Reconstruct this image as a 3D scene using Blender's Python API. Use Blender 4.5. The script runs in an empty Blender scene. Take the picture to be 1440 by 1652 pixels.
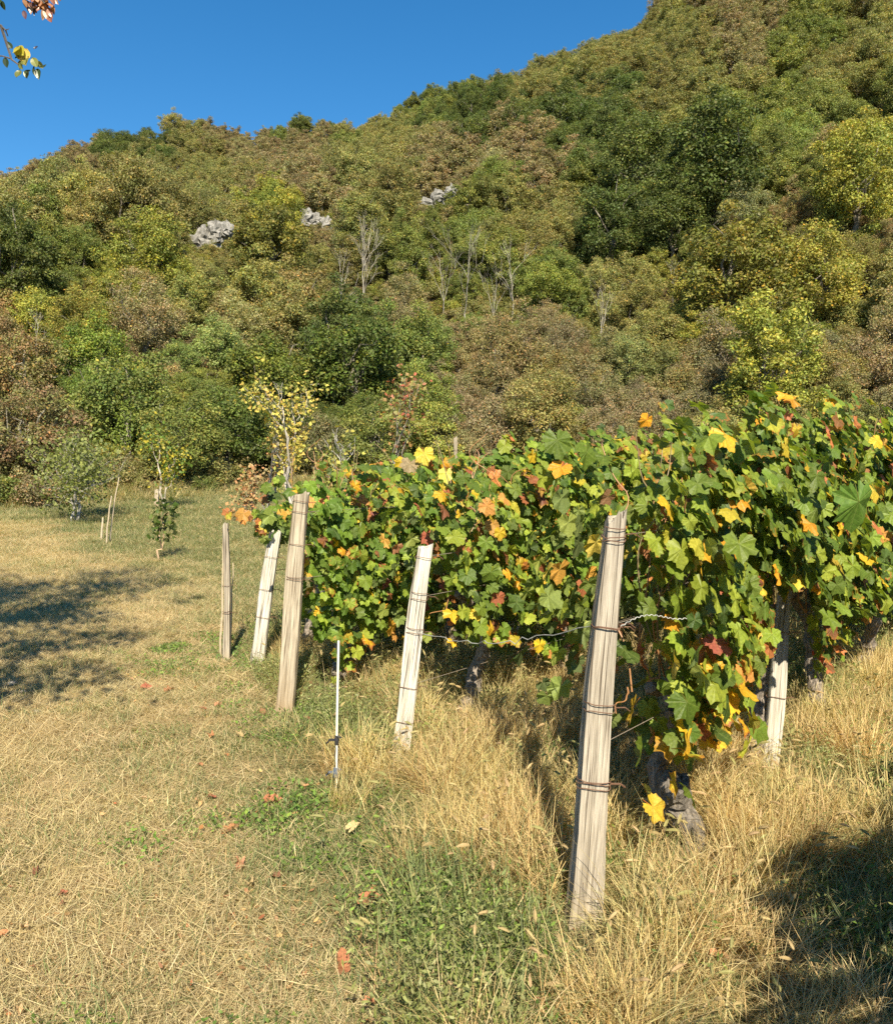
import bpy, math, random
import numpy as np
from mathutils import Vector, Matrix

# ------------------------------------------------------------------ camera, sky, sun
scene = bpy.context.scene
C = scene.collection
EYE = 1.6
PITCH = math.radians(-3.92)
F = 1300.0                                   # focal length in photograph pixels
cam = bpy.data.cameras.new('camera')
cam.sensor_fit = 'HORIZONTAL'; cam.sensor_width = 36.0; cam.lens = 36.0 * F / 1440.0
cam.clip_start = 0.05; cam.clip_end = 3000
camo = bpy.data.objects.new('camera', cam); C.objects.link(camo)
camo.location = (0, 0, EYE); camo.rotation_euler = (math.radians(90) + PITCH, 0, 0)
scene.camera = camo

SUN_EL = math.radians(43)
SUNDIR = Vector((0.13, -1.0, 0)).normalized()          # horizontal direction towards the sun (behind the camera)
world = bpy.data.worlds.new('World'); scene.world = world; world.use_nodes = True
wn = world.node_tree.nodes; wl = world.node_tree.links
bg = wn['Background']
sky = wn.new('ShaderNodeTexSky'); sky.sky_type = 'NISHITA'; sky.sun_disc = False
sky.sun_elevation = SUN_EL
sky.sun_rotation = math.atan2(SUNDIR.x, SUNDIR.y)
sky.altitude = 300; sky.air_density = 1.0; sky.dust_density = 0.15; sky.ozone_density = 3.0
hsv = wn.new('ShaderNodeHueSaturation'); hsv.inputs['Saturation'].default_value = 1.33; hsv.inputs['Hue'].default_value = 0.496
wl.new(sky.outputs[0], hsv.inputs['Color']); wl.new(hsv.outputs[0], bg.inputs[0]); bg.inputs[1].default_value = 0.079
sl = bpy.data.lights.new('sun', 'SUN'); sl.energy = 5.0; sl.angle = math.radians(0.53); sl.color = (1.0, 0.89, 0.68)
so = bpy.data.objects.new('sun', sl); C.objects.link(so)
so.rotation_euler = (SUNDIR * math.cos(SUN_EL) + Vector((0, 0, math.sin(SUN_EL)))).to_track_quat('Z', 'Y').to_euler()
scene.view_settings.view_transform = 'Standard'; scene.view_settings.look = 'None'
scene.view_settings.exposure = 1.12; scene.view_settings.gamma = 1.0
scene.view_settings.use_curve_mapping = False
scene.render.engine = 'CYCLES'
scene.cycles.max_bounces = 6; scene.cycles.diffuse_bounces = 3; scene.cycles.glossy_bounces = 1
scene.cycles.transmission_bounces = 3; scene.cycles.transparent_max_bounces = 4
scene.cycles.use_denoising = False

rng = np.random.default_rng(7)
random.seed(7)

# ------------------------------------------------------------------ terrain height
TT = np.array([-1.6, -.554, -.42, -.323, -.18, -.06, .06, .1, .185, .246, .29, .38, .554, 1.6])
EE = np.array([.21, .310, .343, .354, .374, .402, .438, .455, .486, .505, .56, .61, .68, .85])
T0 = np.array([-1.6, -.6, -.5, -.3, -.24, -.1, .2, .6, 1.6]); Y0 = np.array([19, 19, 20, 24, 29, 31, 31, 29, 27])

def H(x, y):
    x = np.asarray(x, float); y = np.asarray(y, float)
    t = np.clip(x / np.maximum(y, 14.0), -1.6, 1.6)
    R = 165 - 12 * t
    g = 0.035 * (np.clip(y, 12, 40) - 12) + 0.05 * np.sin(x * .9 + 1) * np.sin(y * .7) * np.clip((y - 1) / 6, 0, 1) * .6
    y0 = np.interp(t, T0, Y0)
    top = np.interp(t, TT, EE) * R + 1.6 - 1.0
    s = np.clip((y - y0) / (R - y0), 0, 1)
    k = np.clip((y - y0) / 25, 0, 1)
    bump = (1.6 * np.sin(x * .11 + 1.3) * np.sin(y * .09 + .4) + .9 * np.sin(x * .27 + y * .13) + 2.2 * np.sin(x * .045 - y * .05)) * k
    back = np.maximum(y - R, 0)
    return g + top * s ** 1.12 + bump - 0.28 * back

def ray(px, py):
    u = (px - 720) / F; v = (826 - py) / F
    return np.array([u, math.cos(PITCH) - v * math.sin(PITCH), math.sin(PITCH) + v * math.cos(PITCH)])

def ground_at(px, py, hc=0.0, size_px=None):
    """where the sight line through a photograph pixel comes down to the ground (or hc above it)"""
    d = ray(px, py); s = 1.2; step = 1.01
    while s < 260:
        p = d * s
        hh = hc if size_px is None else hc * size_px * s / F
        if p[2] + EYE - hh < float(H(p[0], p[1])):
            return p[0], p[1], s
        s *= step
    return d[0] * 150, d[1] * 150, 150.0

def ground_near(px, py):
    d = ray(px, py); s = EYE / max(-d[2], 1e-3)
    for _ in range(8):
        s = (EYE - float(H(d[0] * s, d[1] * s))) / max(-d[2], 1e-3)
    return d[0] * s, d[1] * s

def project(x, y, z):
    dz = z - EYE
    yc = y * math.cos(PITCH) + dz * math.sin(PITCH)
    vc = -y * math.sin(PITCH) + dz * math.cos(PITCH)
    return 720 + F * x / yc, 826 - F * vc / yc, yc

# ------------------------------------------------------------------ mesh helpers
class MB:
    def __init__(s): s.v = []; s.f = []; s.c = []; s.uv = []; s.n = 0
    def add(s, v, f, c=(1, 1, 1), uv=None, mat=0):
        v = np.asarray(v, np.float32).reshape(-1, 3); f = np.asarray(f, np.int64)
        c = np.asarray(c, np.float32)
        if c.ndim == 1: c = np.tile(c, (len(v), 1))
        s.v.append(v); s.f.append((f + s.n, mat)); s.c.append(c)
        s.uv.append(np.zeros((len(v), 2), np.float32) if uv is None else np.asarray(uv, np.float32))
        s.n += len(v)
    def mesh(s, name, mats, smooth=False):
        me = bpy.data.meshes.new(name)
        V = np.concatenate(s.v); Cc = np.concatenate(s.c); U = np.concatenate(s.uv)
        loops = np.concatenate([f.reshape(-1) for f, m in s.f])
        tot = np.concatenate([np.full(len(f), f.shape[1]) for f, m in s.f])
        mi = np.concatenate([np.full(len(f), m) for f, m in s.f])
        st = np.concatenate([[0], np.cumsum(tot)[:-1]])
        me.vertices.add(len(V)); me.vertices.foreach_set('co', V.reshape(-1))
        me.loops.add(len(loops)); me.loops.foreach_set('vertex_index', loops.astype(np.int32))
        me.polygons.add(len(tot)); me.polygons.foreach_set('loop_start', st.astype(np.int32))
        me.polygons.foreach_set('material_index', mi.astype(np.int32))
        me.polygons.foreach_set('use_smooth', np.full(len(tot), smooth))
        ca = me.color_attributes.new('Col', 'FLOAT_COLOR', 'POINT')
        ca.data.foreach_set('color', np.concatenate([Cc, np.ones((len(Cc), 1), np.float32)], 1).reshape(-1))
        ul = me.uv_layers.new(name='UVMap'); ul.data.foreach_set('uv', U[loops].reshape(-1))
        me.update(calc_edges=True)
        for m in (mats if isinstance(mats, (list, tuple)) else [mats]): me.materials.append(m)
        return me

def tube(mb, pts, rad, n=6, c=(1, 1, 1), mat=0, rough=0.0, cap=True):
    pts = np.asarray(pts, float); rad = np.asarray(rad, float) * np.ones(len(pts))
    t = np.gradient(pts, axis=0); t /= np.linalg.norm(t, axis=1)[:, None] + 1e-9
    ref = np.array([0.31, 0.17, 0.93]) if abs(t[0] @ np.array([.31, .17, .93])) < .9 else np.array([1., 0, 0])
    a = np.cross(t, ref); a /= np.linalg.norm(a, axis=1)[:, None] + 1e-9; b = np.cross(t, a)
    th = np.linspace(0, 2 * np.pi, n, endpoint=False)
    r = rad[:, None] * (1 + rough * rng.normal(size=(len(pts), n)))
    v = pts[:, None] + r[..., None] * (np.cos(th)[None, :, None] * a[:, None] + np.sin(th)[None, :, None] * b[:, None])
    i = np.arange(len(pts) - 1)[:, None] * n; j = np.arange(n)[None]; k = (j + 1) % n
    f = np.stack([i + j, i + k, i + n + k, i + n + j], -1).reshape(-1, 4)
    mb.add(v.reshape(-1, 3), f, c, mat=mat)
    if cap:
        cen = np.concatenate([v[-1], pts[-1:] + t[-1:] * rad[-1] * .3]); 
        mb.add(cen, [[q, (q + 1) % n, n] for q in range(n)], c if np.ndim(c) == 1 else np.asarray(c)[-1], mat=mat)

def unit(a): return a / (np.linalg.norm(a, axis=-1, keepdims=True) + 1e-9)

# ------------------------------------------------------------------ object helpers
def tag(o, label=None, cat=None, group=None, kind=None):
    if label: o['label'] = label
    if cat: o['category'] = cat
    if group: o['group'] = group
    if kind: o['kind'] = kind
    return o
def empty(name, loc=(0, 0, 0), rz=0.0, sc=1.0):
    o = bpy.data.objects.new(name, None); C.objects.link(o)
    o.location = loc; o.rotation_euler = (0, 0, rz); o.scale = (sc, sc, sc) if np.isscalar(sc) else sc
    o.empty_display_size = .2
    return o
def link(name, me, parent=None, m=None):
    o = bpy.data.objects.new(name, me); C.objects.link(o)
    if parent is not None: o.parent = parent
    if m is not None: o.matrix_local = m
    return o

# ------------------------------------------------------------------ materials
def newmat(name):
    m = bpy.data.materials.new(name); m.use_nodes = True
    nt = m.node_tree; nt.nodes.clear()
    return m, nt, nt.nodes, nt.links
def N(nt, typ, **kw):
    n = nt.nodes.new(typ)
    for k, v in kw.items():
        if k.startswith('i_'): n.inputs[k[2:]].default_value = v
        elif k.startswith('n_'): n.inputs[int(k[2:])].default_value = v
        else: setattr(n, k, v)
    return n
def math_(nt, op, a, b=None, clamp=False):
    n = nt.nodes.new('ShaderNodeMath'); n.operation = op; n.use_clamp = clamp
    for i, v in enumerate((a, b)):
        if v is None: continue
        if hasattr(v, 'is_linked') or hasattr(v, 'links'): nt.links.new(v, n.inputs[i])
        else: n.inputs[i].default_value = v
    return n.outputs[0]
def mixc(nt, fac, a, b, mode='MIX'):
    n = nt.nodes.new('ShaderNodeMix'); n.data_type = 'RGBA'; n.blend_type = mode
    for idx, v in ((0, fac), (6, a), (7, b)):
        if hasattr(v, 'links'): nt.links.new(v, n.inputs[idx])
        elif idx == 0: n.inputs[0].default_value = v
        else: n.inputs[idx].default_value = (*v, 1) if len(v) == 3 else v
    return n.outputs[2]
def ramp(nt, fac, stops):
    r = nt.nodes.new('ShaderNodeValToRGB'); e = r.color_ramp.elements
    while len(e) < len(stops): e.new(.5)
    for q, (p, c) in zip(e, stops): q.position = p; q.color = (*c, 1)
    nt.links.new(fac, r.inputs[0]); return r.outputs[0]

def leaf_shader(name, veins=False, trans=.35, rough=.5, spec=.35, vary=.12, back=1.25):
    m, nt, nd, lk = newmat(name)
    out = N(nt, 'ShaderNodeOutputMaterial')
    at = N(nt, 'ShaderNodeAttribute', attribute_name='Col')
    oi = N(nt, 'ShaderNodeObjectInfo')
    col = mixc(nt, 1.0, at.outputs['Color'], oi.outputs['Color'], 'MULTIPLY')
    hs = N(nt, 'ShaderNodeHueSaturation')
    lk.new(math_(nt, 'ADD', math_(nt, 'MULTIPLY', oi.outputs['Random'], .028), .480), hs.inputs['Hue'])
    r2 = math_(nt, 'FRACT', math_(nt, 'MULTIPLY', oi.outputs['Random'], 17.3))
    lk.new(math_(nt, 'ADD', math_(nt, 'MULTIPLY', r2, vary * 2), 1 - vary), hs.inputs['Value'])
    lk.new(col, hs.inputs['Color']); col = hs.outputs[0]
    if veins:
        uv = N(nt, 'ShaderNodeUVMap'); sp = N(nt, 'ShaderNodeSeparateXYZ'); lk.new(uv.outputs[0], sp.inputs[0])
        x = sp.outputs[0]; y = sp.outputs[1]
        rr = math_(nt, 'SQRT', math_(nt, 'ADD', math_(nt, 'MULTIPLY', x, x), math_(nt, 'MULTIPLY', y, y)))
        th = math_(nt, 'ABSOLUTE', math_(nt, 'ARCTAN2', x, y))
        d = math_(nt, 'MINIMUM', th, math_(nt, 'MINIMUM', math_(nt, 'ABSOLUTE', math_(nt, 'SUBTRACT', th, .98)), math_(nt, 'ABSOLUTE', math_(nt, 'SUBTRACT', th, 1.95))))
        d = math_(nt, 'MULTIPLY', d, rr)
        # side veins: herring-bone ripple off the main veins
        sv = math_(nt, 'SINE', math_(nt, 'MULTIPLY', math_(nt, 'SUBTRACT', rr, math_(nt, 'MULTIPLY', d, .9)), 62.0))
        svm = math_(nt, 'MULTIPLY', math_(nt, 'GREATER_THAN', sv, .90), .22)
        vm = math_(nt, 'SUBTRACT', 1.0, math_(nt, 'DIVIDE', d, .016), True)
        vm = math_(nt, 'MAXIMUM', math_(nt, 'MULTIPLY', vm, .55), svm)
        pale = mixc(nt, .5, col, (.34, .38, .12))
        # autumn margin: object colour alpha says how far the leaf has turned
        no = N(nt, 'ShaderNodeTexNoise', i_Scale=5.0, i_Detail=3.0); lk.new(uv.outputs[0], no.inputs[0])
        edge = math_(nt, 'ADD', math_(nt, 'SUBTRACT', rr, math_(nt, 'MULTIPLY', math_(nt, 'LESS_THAN', d, .05), .12)), math_(nt, 'MULTIPLY', math_(nt, 'SUBTRACT', no.outputs[0], .5), .9))
        turned = math_(nt, 'SUBTRACT', 1.0, oi.outputs['Alpha'])
        em = math_(nt, 'MULTIPLY', math_(nt, 'SUBTRACT', edge, math_(nt, 'SUBTRACT', .62, math_(nt, 'MULTIPLY', turned, .55))), 5.0, True)
        em = math_(nt, 'MULTIPLY', em, math_(nt, 'GREATER_THAN', turned, .02))
        marg = mixc(nt, oi.outputs['Random'], (.42, .24, .03), (.30, .09, .03))
        col = mixc(nt, em, col, marg)
        col = mixc(nt, vm, col, pale)
        mot = N(nt, 'ShaderNodeTexNoise', i_Scale=9.0, i_Detail=4.0); lk.new(uv.outputs[0], mot.inputs[0])
        col = mixc(nt, 1.0, col, ramp(nt, mot.outputs[0], [(.3, (.72, .74, .7)), (.7, (1.22, 1.2, 1.15))]), 'MULTIPLY')
    geo = N(nt, 'ShaderNodeNewGeometry')
    bc = mixc(nt, geo.outputs['Backfacing'], col, mixc(nt, .35, mixc(nt, 1.0, col, (back, back, back), 'MULTIPLY'), (.20, .22, .13)))
    pb = N(nt, 'ShaderNodeBsdfPrincipled', i_Roughness=rough)
    pb.inputs['Specular IOR Level'].default_value = spec
    lk.new(bc, pb.inputs['Base Color'])
    tr = N(nt, 'ShaderNodeBsdfTranslucent')
    lk.new(mixc(nt, 1.0, col, (1.5, 1.45, .6), 'MULTIPLY'), tr.inputs[0])
    if veins:
        bp = N(nt, 'ShaderNodeBump', i_Strength=.5, i_Distance=.004)
        lk.new(math_(nt, 'SUBTRACT', mot.outputs[0], math_(nt, 'MULTIPLY', vm, 1.0)), bp.inputs['Height'])
        lk.new(bp.outputs[0], pb.inputs['Normal'])
    ms = N(nt, 'ShaderNodeMixShader', n_0=trans)
    lk.new(pb.outputs[0], ms.inputs[1]); lk.new(tr.outputs[0], ms.inputs[2]); lk.new(ms.outputs[0], out.inputs[0])
    return m

def simple_attr(name, rough=.8, spec=.2, noise=None, bump=0.0, scale=(1, 1, 1), lo=.6, hi=1.3, bscale=1.0):
    m, nt, nd, lk = newmat(name)
    out = N(nt, 'ShaderNodeOutputMaterial'); pb = N(nt, 'ShaderNodeBsdfPrincipled', i_Roughness=rough)
    pb.inputs['Specular IOR Level'].default_value = spec
    at = N(nt, 'ShaderNodeAttribute', attribute_name='Col'); oi = N(nt, 'ShaderNodeObjectInfo')
    col = mixc(nt, 1.0, at.outputs['Color'], oi.outputs['Color'], 'MULTIPLY')
    if noise:
        tc = N(nt, 'ShaderNodeTexCoord'); mp = N(nt, 'ShaderNodeMapping'); mp.inputs['Scale'].default_value = scale
        lk.new(tc.outputs['Object'], mp.inputs[0])
        no = N(nt, 'ShaderNodeTexNoise', i_Scale=noise, i_Detail=6.0, i_Roughness=.65); lk.new(mp.outputs[0], no.inputs[0])
        col = mixc(nt, 1.0, col, ramp(nt, no.outputs[0], [(.3, (lo,) * 3), (.7, (hi,) * 3)]), 'MULTIPLY')
        if bump:
            bp = N(nt, 'ShaderNodeBump', i_Strength=1.0, i_Distance=bump); lk.new(no.outputs[0], bp.inputs['Height']); lk.new(bp.outputs[0], pb.inputs['Normal'])
    lk.new(col, pb.inputs['Base Color']); lk.new(pb.outputs[0], out.inputs[0])
    return m

M_TREE = leaf_shader('tree_leaf', trans=.28, rough=.55, spec=.25, vary=.16)
M_VINE = leaf_shader('vine_leaf', veins=True, trans=.34, rough=.48, spec=.32, vary=.18)
M_PEAR = leaf_shader('pear_leaf', trans=.3, rough=.35, spec=.5)
M_GRASS = leaf_shader('grass_blade', trans=.25, rough=.6, spec=.25, vary=.14, back=1.0)
M_DRY = leaf_shader('dry_leaf', veins=True, trans=.15, rough=.7, spec=.15)
M_BARK = simple_attr('bark', noise=14, bump=.02, scale=(1, 1, .25), lo=.45, hi=1.4)
M_VBARK = simple_attr('vine_bark', noise=60, bump=.02, scale=(1, 1, .18), lo=.3, hi=1.6)
M_CANE = simple_attr('cane_skin', rough=.55, spec=.4, noise=30, lo=.75, hi=1.2)
M_WIRE = simple_attr('wire_metal', rough=.5, spec=.5, noise=80, lo=.6, hi=1.3)
M_PLAST = simple_attr('plastic', rough=.4, spec=.5)

def wood(name, base, dark, stain=(.45, .33, .2), stain_top=.35):
    m, nt, nd, lk = newmat(name)
    out = N(nt, 'ShaderNodeOutputMaterial'); pb = N(nt, 'ShaderNodeBsdfPrincipled', i_Roughness=.85)
    pb.inputs['Specular IOR Level'].default_value = .15
    tc = N(nt, 'ShaderNodeTexCoord')
    def nz(scale, sc, det=5.0, rgh=.6):
        mp = N(nt, 'ShaderNodeMapping'); mp.inputs['Scale'].default_value = sc; lk.new(tc.outputs['Object'], mp.inputs[0])
        n = N(nt, 'ShaderNodeTexNoise', i_Scale=scale, i_Detail=det, i_Roughness=rgh); lk.new(mp.outputs[0], n.inputs[0]); return n.outputs[0]
    fine = nz(1.0, (330, 330, 7)); crack = nz(1.0, (120, 120, 2.2), 2.0, .5); blotch = nz(1.0, (8, 8, 3)); big = nz(1.0, (40, 40, 1.6))
    col = mixc(nt, ramp(nt, fine, [(.38, (1, 1, 1)), (.60, (0, 0, 0))]), base, tuple(.5 * a + .5 * b for a, b in zip(base, dark)))
    col = mixc(nt, ramp(nt, crack, [(.36, (1, 1, 1)), (.43, (0, 0, 0))]), col, dark)
    col = mixc(nt, 1.0, col, ramp(nt, big, [(.34, (.62, .60, .57)), (.6, (1.1, 1.09, 1.07))]), 'MULTIPLY')
    col = mixc(nt, 1.0, col, ramp(nt, blotch, [(.3, (.82, .80, .77)), (.65, (1.05, 1.05, 1.05))]), 'MULTIPLY')
    sp = N(nt, 'ShaderNodeSeparateXYZ'); lk.new(tc.outputs['Object'], sp.inputs[0])
    g = math_(nt, 'ADD', math_(nt, 'DIVIDE', sp.outputs[2], stain_top), math_(nt, 'MULTIPLY', math_(nt, 'SUBTRACT', blotch, .5), 1.2))
    col = mixc(nt, ramp(nt, g, [(.4, (.75, .75, .75)), (1.0, (0, 0, 0))]), col, stain)
    lk.new(col, pb.inputs['Base Color'])
    bp = N(nt, 'ShaderNodeBump', i_Strength=1.0, i_Distance=.006)
    lk.new(math_(nt, 'ADD', math_(nt, 'MULTIPLY', fine, .5), math_(nt, 'MINIMUM', math_(nt, 'MULTIPLY', crack, 2.2), 1.0)), bp.inputs['Height'])
    lk.new(bp.outputs[0], pb.inputs['Normal']); lk.new(pb.outputs[0], out.inputs[0])
    return m
M_WOODGREY = wood('weathered_wood', (.43, .39, .33), (.11, .09, .07), stain=(.36, .30, .21), stain_top=.3)
M_WOODWHITE = wood('whitewashed_wood', (.60, .58, .53), (.17, .15, .13), stain=(.40, .36, .29), stain_top=.15)
M_WOODTAN = wood('tan_wood', (.44, .39, .31), (.13, .10, .07), stain=(.28, .20, .115), stain_top=.4)

def ground_mat():
    m, nt, nd, lk = newmat('dry_ground')
    out = N(nt, 'ShaderNodeOutputMaterial'); pb = N(nt, 'ShaderNodeBsdfPrincipled', i_Roughness=.95)
    pb.inputs['Specular IOR Level'].default_value = .1
    at = N(nt, 'ShaderNodeAttribute', attribute_name='Col'); tc = N(nt, 'ShaderNodeTexCoord')
    n1 = N(nt, 'ShaderNodeTexNoise', i_Scale=2.2, i_Detail=8.0, i_Roughness=.7); lk.new(tc.outputs['Object'], n1.inputs[0])
    n2 = N(nt, 'ShaderNodeTexNoise', i_Scale=38.0, i_Detail=6.0, i_Roughness=.75); lk.new(tc.outputs['Object'], n2.inputs[0])
    c = mixc(nt, 1.0, at.outputs['Color'], ramp(nt, n1.outputs[0], [(.3, (.72, .76, .7)), (.7, (1.2, 1.15, 1.1))]), 'MULTIPLY')
    c = mixc(nt, 1.0, c, ramp(nt, n2.outputs[0], [(.3, (.5, .5, .5)), (.7, (1.4, 1.35, 1.25))]), 'MULTIPLY')
    lk.new(c, pb.inputs['Base Color'])
    bp = N(nt, 'ShaderNodeBump', i_Strength=1.0, i_Distance=.03); lk.new(n2.outputs[0], bp.inputs['Height']); lk.new(bp.outputs[0], pb.inputs['Normal'])
    lk.new(pb.outputs[0], out.inputs[0]); return m
M_GROUND = ground_mat()

def rock_mat():
    m, nt, nd, lk = newmat('limestone')
    out = N(nt, 'ShaderNodeOutputMaterial'); pb = N(nt, 'ShaderNodeBsdfPrincipled', i_Roughness=.9)
    tc = N(nt, 'ShaderNodeTexCoord'); mp = N(nt, 'ShaderNodeMapping'); mp.inputs['Scale'].default_value = (1.2, 1.2, .35); lk.new(tc.outputs['Object'], mp.inputs[0])
    n1 = N(nt, 'ShaderNodeTexNoise', i_Scale=1.1, i_Detail=9.0, i_Roughness=.75); lk.new(mp.outputs[0], n1.inputs[0])
    n2 = N(nt, 'ShaderNodeTexVoronoi', i_Scale=1.6, feature='DISTANCE_TO_EDGE'); lk.new(mp.outputs[0], n2.inputs[0])
    c = ramp(nt, n1.outputs[0], [(.3, (.11, .105, .095)), (.48, (.24, .232, .215)), (.68, (.36, .35, .33))])
    c = mixc(nt, ramp(nt, n2.outputs[0], [(0, (.7, .7, .7)), (.08, (0, 0, 0))]), c, (.10, .10, .09))
    lk.new(c, pb.inputs['Base Color'])
    bp = N(nt, 'ShaderNodeBump', i_Strength=1.0, i_Distance=.25); lk.new(n1.outputs[0], bp.inputs['Height']); lk.new(bp.outputs[0], pb.inputs['Normal'])
    lk.new(pb.outputs[0], out.inputs[0]); return m
M_ROCK = rock_mat()

# ------------------------------------------------------------------ smooth value noise for zones
def vnoise(x, y, s, seed=0):
    x = np.asarray(x) * s; y = np.asarray(y) * s
    xi = np.floor(x).astype(np.int64); yi = np.floor(y).astype(np.int64); fx = x - xi; fy = y - yi
    def h(a, b):
        n = (a * 374761393 + b * 668265263 + seed * 974634777) & 0x7fffffff
        n = ((n ^ (n >> 13)) * 1274126177) & 0x7fffffff
        return (n ^ (n >> 16)) % 10007 / 10007.0
    u = fx * fx * (3 - 2 * fx); v = fy * fy * (3 - 2 * fy)
    return (h(xi, yi) * (1 - u) + h(xi + 1, yi) * u) * (1 - v) + (h(xi, yi + 1) * (1 - u) + h(xi + 1, yi + 1) * u) * v

def xpath(y): return np.interp(y, [0, 2.3, 5.7, 9.8, 13, 20, 40], [-.35, -1.05, -2.45, -4.6, -7.2, -14, -34])
def pathw(y): return np.interp(y, [0, 2.3, 5.7, 9.8, 14, 40], [.5, .62, 1.0, 1.5, 1.7, 2.5])
def m_path(x, y):
    return np.clip(1.6 - np.abs(x - xpath(y)) / pathw(y) + (vnoise(x, y, 1.7, 3) - .5) * .9, 0, 1)
# line where the uncut vineyard grass starts
def xedge(y): return np.interp(y, [0, 2.3, 3.2, 4.4, 5.7, 7.0, 9, 14, 30], [.1, -.30, -.62, -.95, -1.55, -1.7, -1.2, 2.2, 14])
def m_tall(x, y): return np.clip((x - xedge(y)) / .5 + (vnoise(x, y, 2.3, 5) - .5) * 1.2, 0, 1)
def m_green(x, y): return np.clip(vnoise(x, y, .55, 9) * .8 + vnoise(x, y, 1.9, 11) * .8 - .06, 0, 1)

# ------------------------------------------------------------------ ground sheet
def build_ground():
    n = 330
    u = np.linspace(-1, 1, n); xs = 300 * np.sinh(6 * u) / np.sinh(6)
    w = np.linspace(-.72, 1, n); ys = 4 + 420 * np.sinh(5.6 * w) / np.sinh(5.6)
    X, Y = np.meshgrid(xs, ys); Z = H(X, Y)
    near = np.exp(-(X ** 2 + (Y - 4) ** 2) / 300)
    Z = Z + (vnoise(X, Y, 2.1, 1) - .5) * .04 * near
    p = m_path(X, Y)[..., None]; t = m_tall(X, Y)[..., None]; g = (np.clip(m_green(X, Y) + .3, 0, 1) * (1 - .45 * np.clip((Y - 9) / 5, 0, 1)))[..., None]
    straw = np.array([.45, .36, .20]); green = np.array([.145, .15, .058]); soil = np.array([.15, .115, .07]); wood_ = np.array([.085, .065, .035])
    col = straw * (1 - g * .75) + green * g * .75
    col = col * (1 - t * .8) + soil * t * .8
    col = col * (1 - p) + straw * p
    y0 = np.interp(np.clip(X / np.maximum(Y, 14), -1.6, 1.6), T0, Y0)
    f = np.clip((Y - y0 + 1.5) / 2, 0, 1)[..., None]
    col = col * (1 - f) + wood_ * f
    i = np.arange(n - 1)[:, None] * n + np.arange(n - 1)[None]
    fc = np.stack([i, i + 1, i + n + 1, i + n], -1).reshape(-1, 4)
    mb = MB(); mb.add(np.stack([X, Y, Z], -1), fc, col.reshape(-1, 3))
    tag(link('ground', mb.mesh('ground', M_GROUND, True)), kind='structure')
build_ground()

# ------------------------------------------------------------------ trees
KC = {  # kind -> leaf colours
    'O': [(.215, .215, .064), (.180, .190, .060), (.240, .222, .074)],
    'D': [(.080, .115, .026), (.108, .142, .032), (.068, .098, .024)],
    'G': [(.155, .190, .044), (.190, .215, .050), (.130, .165, .038)],
    'Y': [(.235, .250, .046), (.275, .275, .050), (.185, .215, .042)],
    'B': [(.260, .215, .105), (.220, .190, .095), (.215, .205, .085)],
    'R': [(.270, .190, .085), (.240, .175, .075), (.220, .195, .070), (.210, .200, .065)],
    'P': [(.270, .280, .135), (.310, .310, .160), (.220, .240, .105)],
    'L': [(.160, .225, .036), (.225, .280, .048), (.125, .185, .032)],
}
def leaf_quads(mb, P, Nn, size, cols, mat=0, asp=.62):
    n = len(P); r = unit(rng.normal(size=(n, 3))); a = unit(np.cross(Nn, r)); b = np.cross(Nn, a)
    s = size * rng.uniform(.65, 1.35, n)[:, None]
    bend = Nn * s * rng.uniform(-.25, .25, (n, 1))
    v = np.stack([P - a * s, P - b * s * asp + bend, P + a * s, P + b * s * asp + bend], 1)
    k = np.arange(n)[:, None] * 4
    mb.add(v.reshape(-1, 3), k + np.array([[0, 1, 2, 3]]), np.repeat(cols, 4, 0), mat=mat)

def crown_arrays(kind, W, Ht, base, ncl, nleaf, leaf, sparse=1.0, rise=.0):
    """clumped crown: clump centres through an irregular ellipsoid, leaves round every clump"""
    cen = []; cz = base + (Ht - base) * .5; hz = (Ht - base) * .5; ph = rng.uniform(0, 6, 4)
    while len(cen) < ncl:
        d = unit(rng.normal(size=3)); 
        if d[2] < -.9: continue
        lob = 1 + .22 * math.sin(3 * math.atan2(d[1], d[0]) + ph[0]) + .14 * math.sin(4 * d[2] + ph[1] + 2 * math.atan2(d[1], d[0]))
        r = rng.uniform(.25, 1) ** .42 * lob * .82
        cen.append([d[0] * W / 2 * r, d[1] * W / 2 * r, cz + d[2] * hz * r])
    cen = np.array(cen); rc = W * rng.uniform(.06, .17, ncl) * (30 / ncl) ** .30
    wgt = rc ** 2; cid = rng.choice(ncl, nleaf, p=wgt / wgt.sum())
    d = unit(rng.normal(size=(nleaf, 3)) + np.array([0, 0, .35])); rad = rng.uniform(.2, 1.45, nleaf) ** .7
    P = cen[cid] + d * (rc[cid] * rad)[:, None] * np.array([1.15, 1.15, .85])
    nn = unit(d * .8 + rng.normal(size=(nleaf, 3)) * .55 + np.array([0, 0, .35]))
    pal = np.array(KC[kind]); tint = pal[rng.integers(0, len(pal), ncl)] * rng.uniform(.82, 1.2, (ncl, 1))
    col = tint[cid] * rng.uniform(.75, 1.3, (nleaf, 1)) * (1 + rng.normal(size=(nleaf, 3)) * .07)
    odd = rng.random(nleaf) < .05; col[odd] = col[odd] * np.array([1.7, 1.25, .8])
    return cen, P, nn, np.clip(col, .01, .8)

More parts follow.
